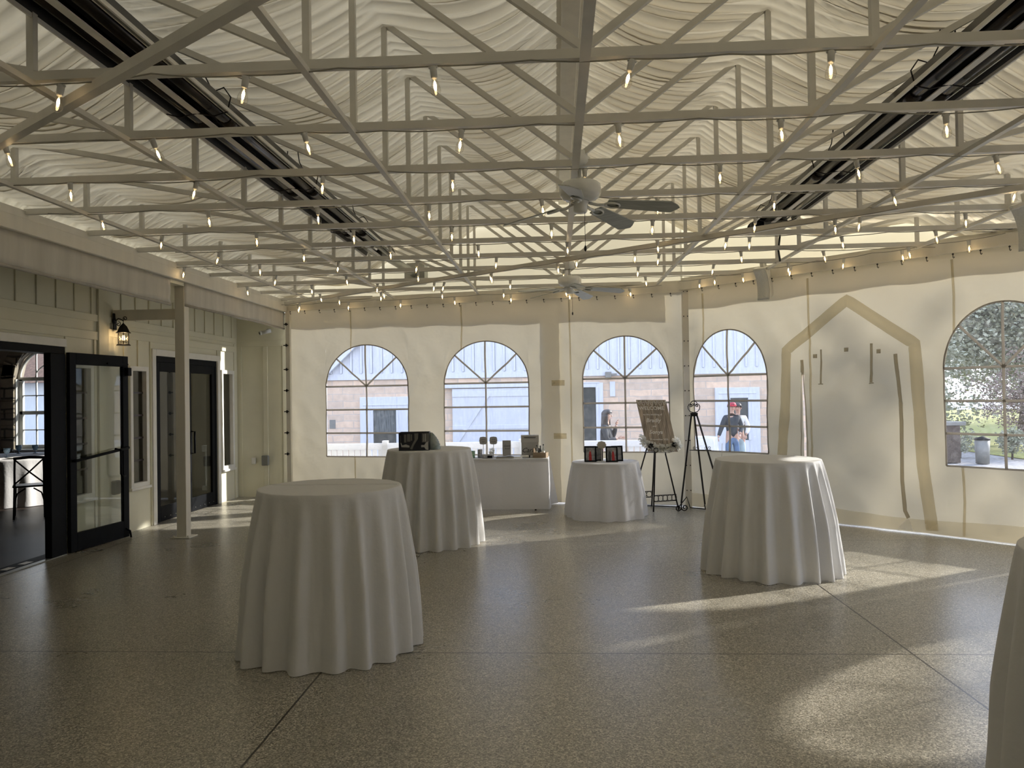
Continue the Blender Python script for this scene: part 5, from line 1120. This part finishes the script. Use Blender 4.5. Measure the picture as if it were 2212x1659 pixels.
person((4.53, 19.25, GZ), R(-20), 'person in a white shirt and pale jeans standing behind the one in the red cap', 1.70, [(-1, (-.20, -.10, 1.13), (-.02, -.22, 1.10)), (1, (.26, -.02, 1.13), (.20, -.14, .95))], M['whiteshirt'], M['paledenim'], M['hair'])
drape('tablecloth', 'grey white cloth on the outdoor high table beside the two people', 'tablecloth', (3.55, 18.75, GZ), .92, circ(.36), 61, 12, .05, .05, nu=140, nz=14)
o = empty('outdoor_table', (3.55, 18.75, GZ), 0, 'outdoor high table hidden under the grey white cloth', 'table'); MB().lathe([(0, .88), (.35, .88), (.35, .91), (0, .91)], n=32).build('tabletop', M['white'], o); MB().lathe([(.2, 0), (.03, .03), (.03, .88)], n=12).build('pole', M['iron'], o)

# ------------------------------------------------------------------ light, sky, camera
sun = bpy.data.lights.new('sun', 'SUN'); sun.energy = 6.5; sun.angle = R(1.5); sun.color = (1, .95, .86)
so_ = bpy.data.objects.new('sun', sun); COL.objects.link(so_); sd_ = Vector((4.26, 2.29, 2.55)).normalized(); so_.rotation_euler = sd_.to_track_quat('Z', 'Y').to_euler()
w = bpy.data.worlds.new('sky'); sc.world = w; nt, N, L = nodes(w)
out = N.new('ShaderNodeOutputWorld'); bg = N.new('ShaderNodeBackground'); L.new(bg.outputs[0], out.inputs[0])
tc = N.new('ShaderNodeTexCoord'); sx_ = N.new('ShaderNodeSeparateXYZ'); L.new(tc.outputs['Generated'], sx_.inputs[0]); cr = N.new('ShaderNodeValToRGB'); L.new(sx_.outputs['Z'], cr.inputs[0])
cr.color_ramp.elements[0].color = (.92, .94, 1, 1); cr.color_ramp.elements[1].color = (.48, .64, 1, 1); cr.color_ramp.elements[1].position = .9
L.new(cr.outputs[0], bg.inputs[0]); bg.inputs[1].default_value = 2.35

cam = bpy.data.cameras.new('camera'); co = bpy.data.objects.new('camera', cam); COL.objects.link(co); sc.camera = co
cam.sensor_fit = 'HORIZONTAL'; cam.sensor_width = 36; cam.lens = 1640 / 2212 * 36; cam.clip_start = .05; cam.clip_end = 300
I = Vector((.99822, .05742, -.0160)); J = Vector((.01674, -.01247, .99978)); F = Vector((-.05721, .99827, .01341))
co.matrix_world = Matrix(((I.x, J.x, -F.x, 0), (I.y, J.y, -F.y, 0), (I.z, J.z, -F.z, 1.68), (0, 0, 0, 1)))
sc.view_settings.view_transform = 'Standard'; sc.view_settings.look = 'None'; sc.view_settings.gamma = 1; sc.view_settings.exposure = 0.34
sc.cycles.max_bounces = 8; sc.cycles.diffuse_bounces = 4; sc.cycles.glossy_bounces = 3; sc.cycles.transmission_bounces = 4; sc.cycles.transparent_max_bounces = 14
sc.cycles.use_denoising = True; sc.cycles.use_adaptive_sampling = True; sc.cycles.adaptive_threshold = .025; sc.cycles.sample_clamp_indirect = 6; sc.cycles.caustics_reflective = False; sc.cycles.caustics_refractive = False
M['filament'].cycles.emission_sampling = 'NONE'
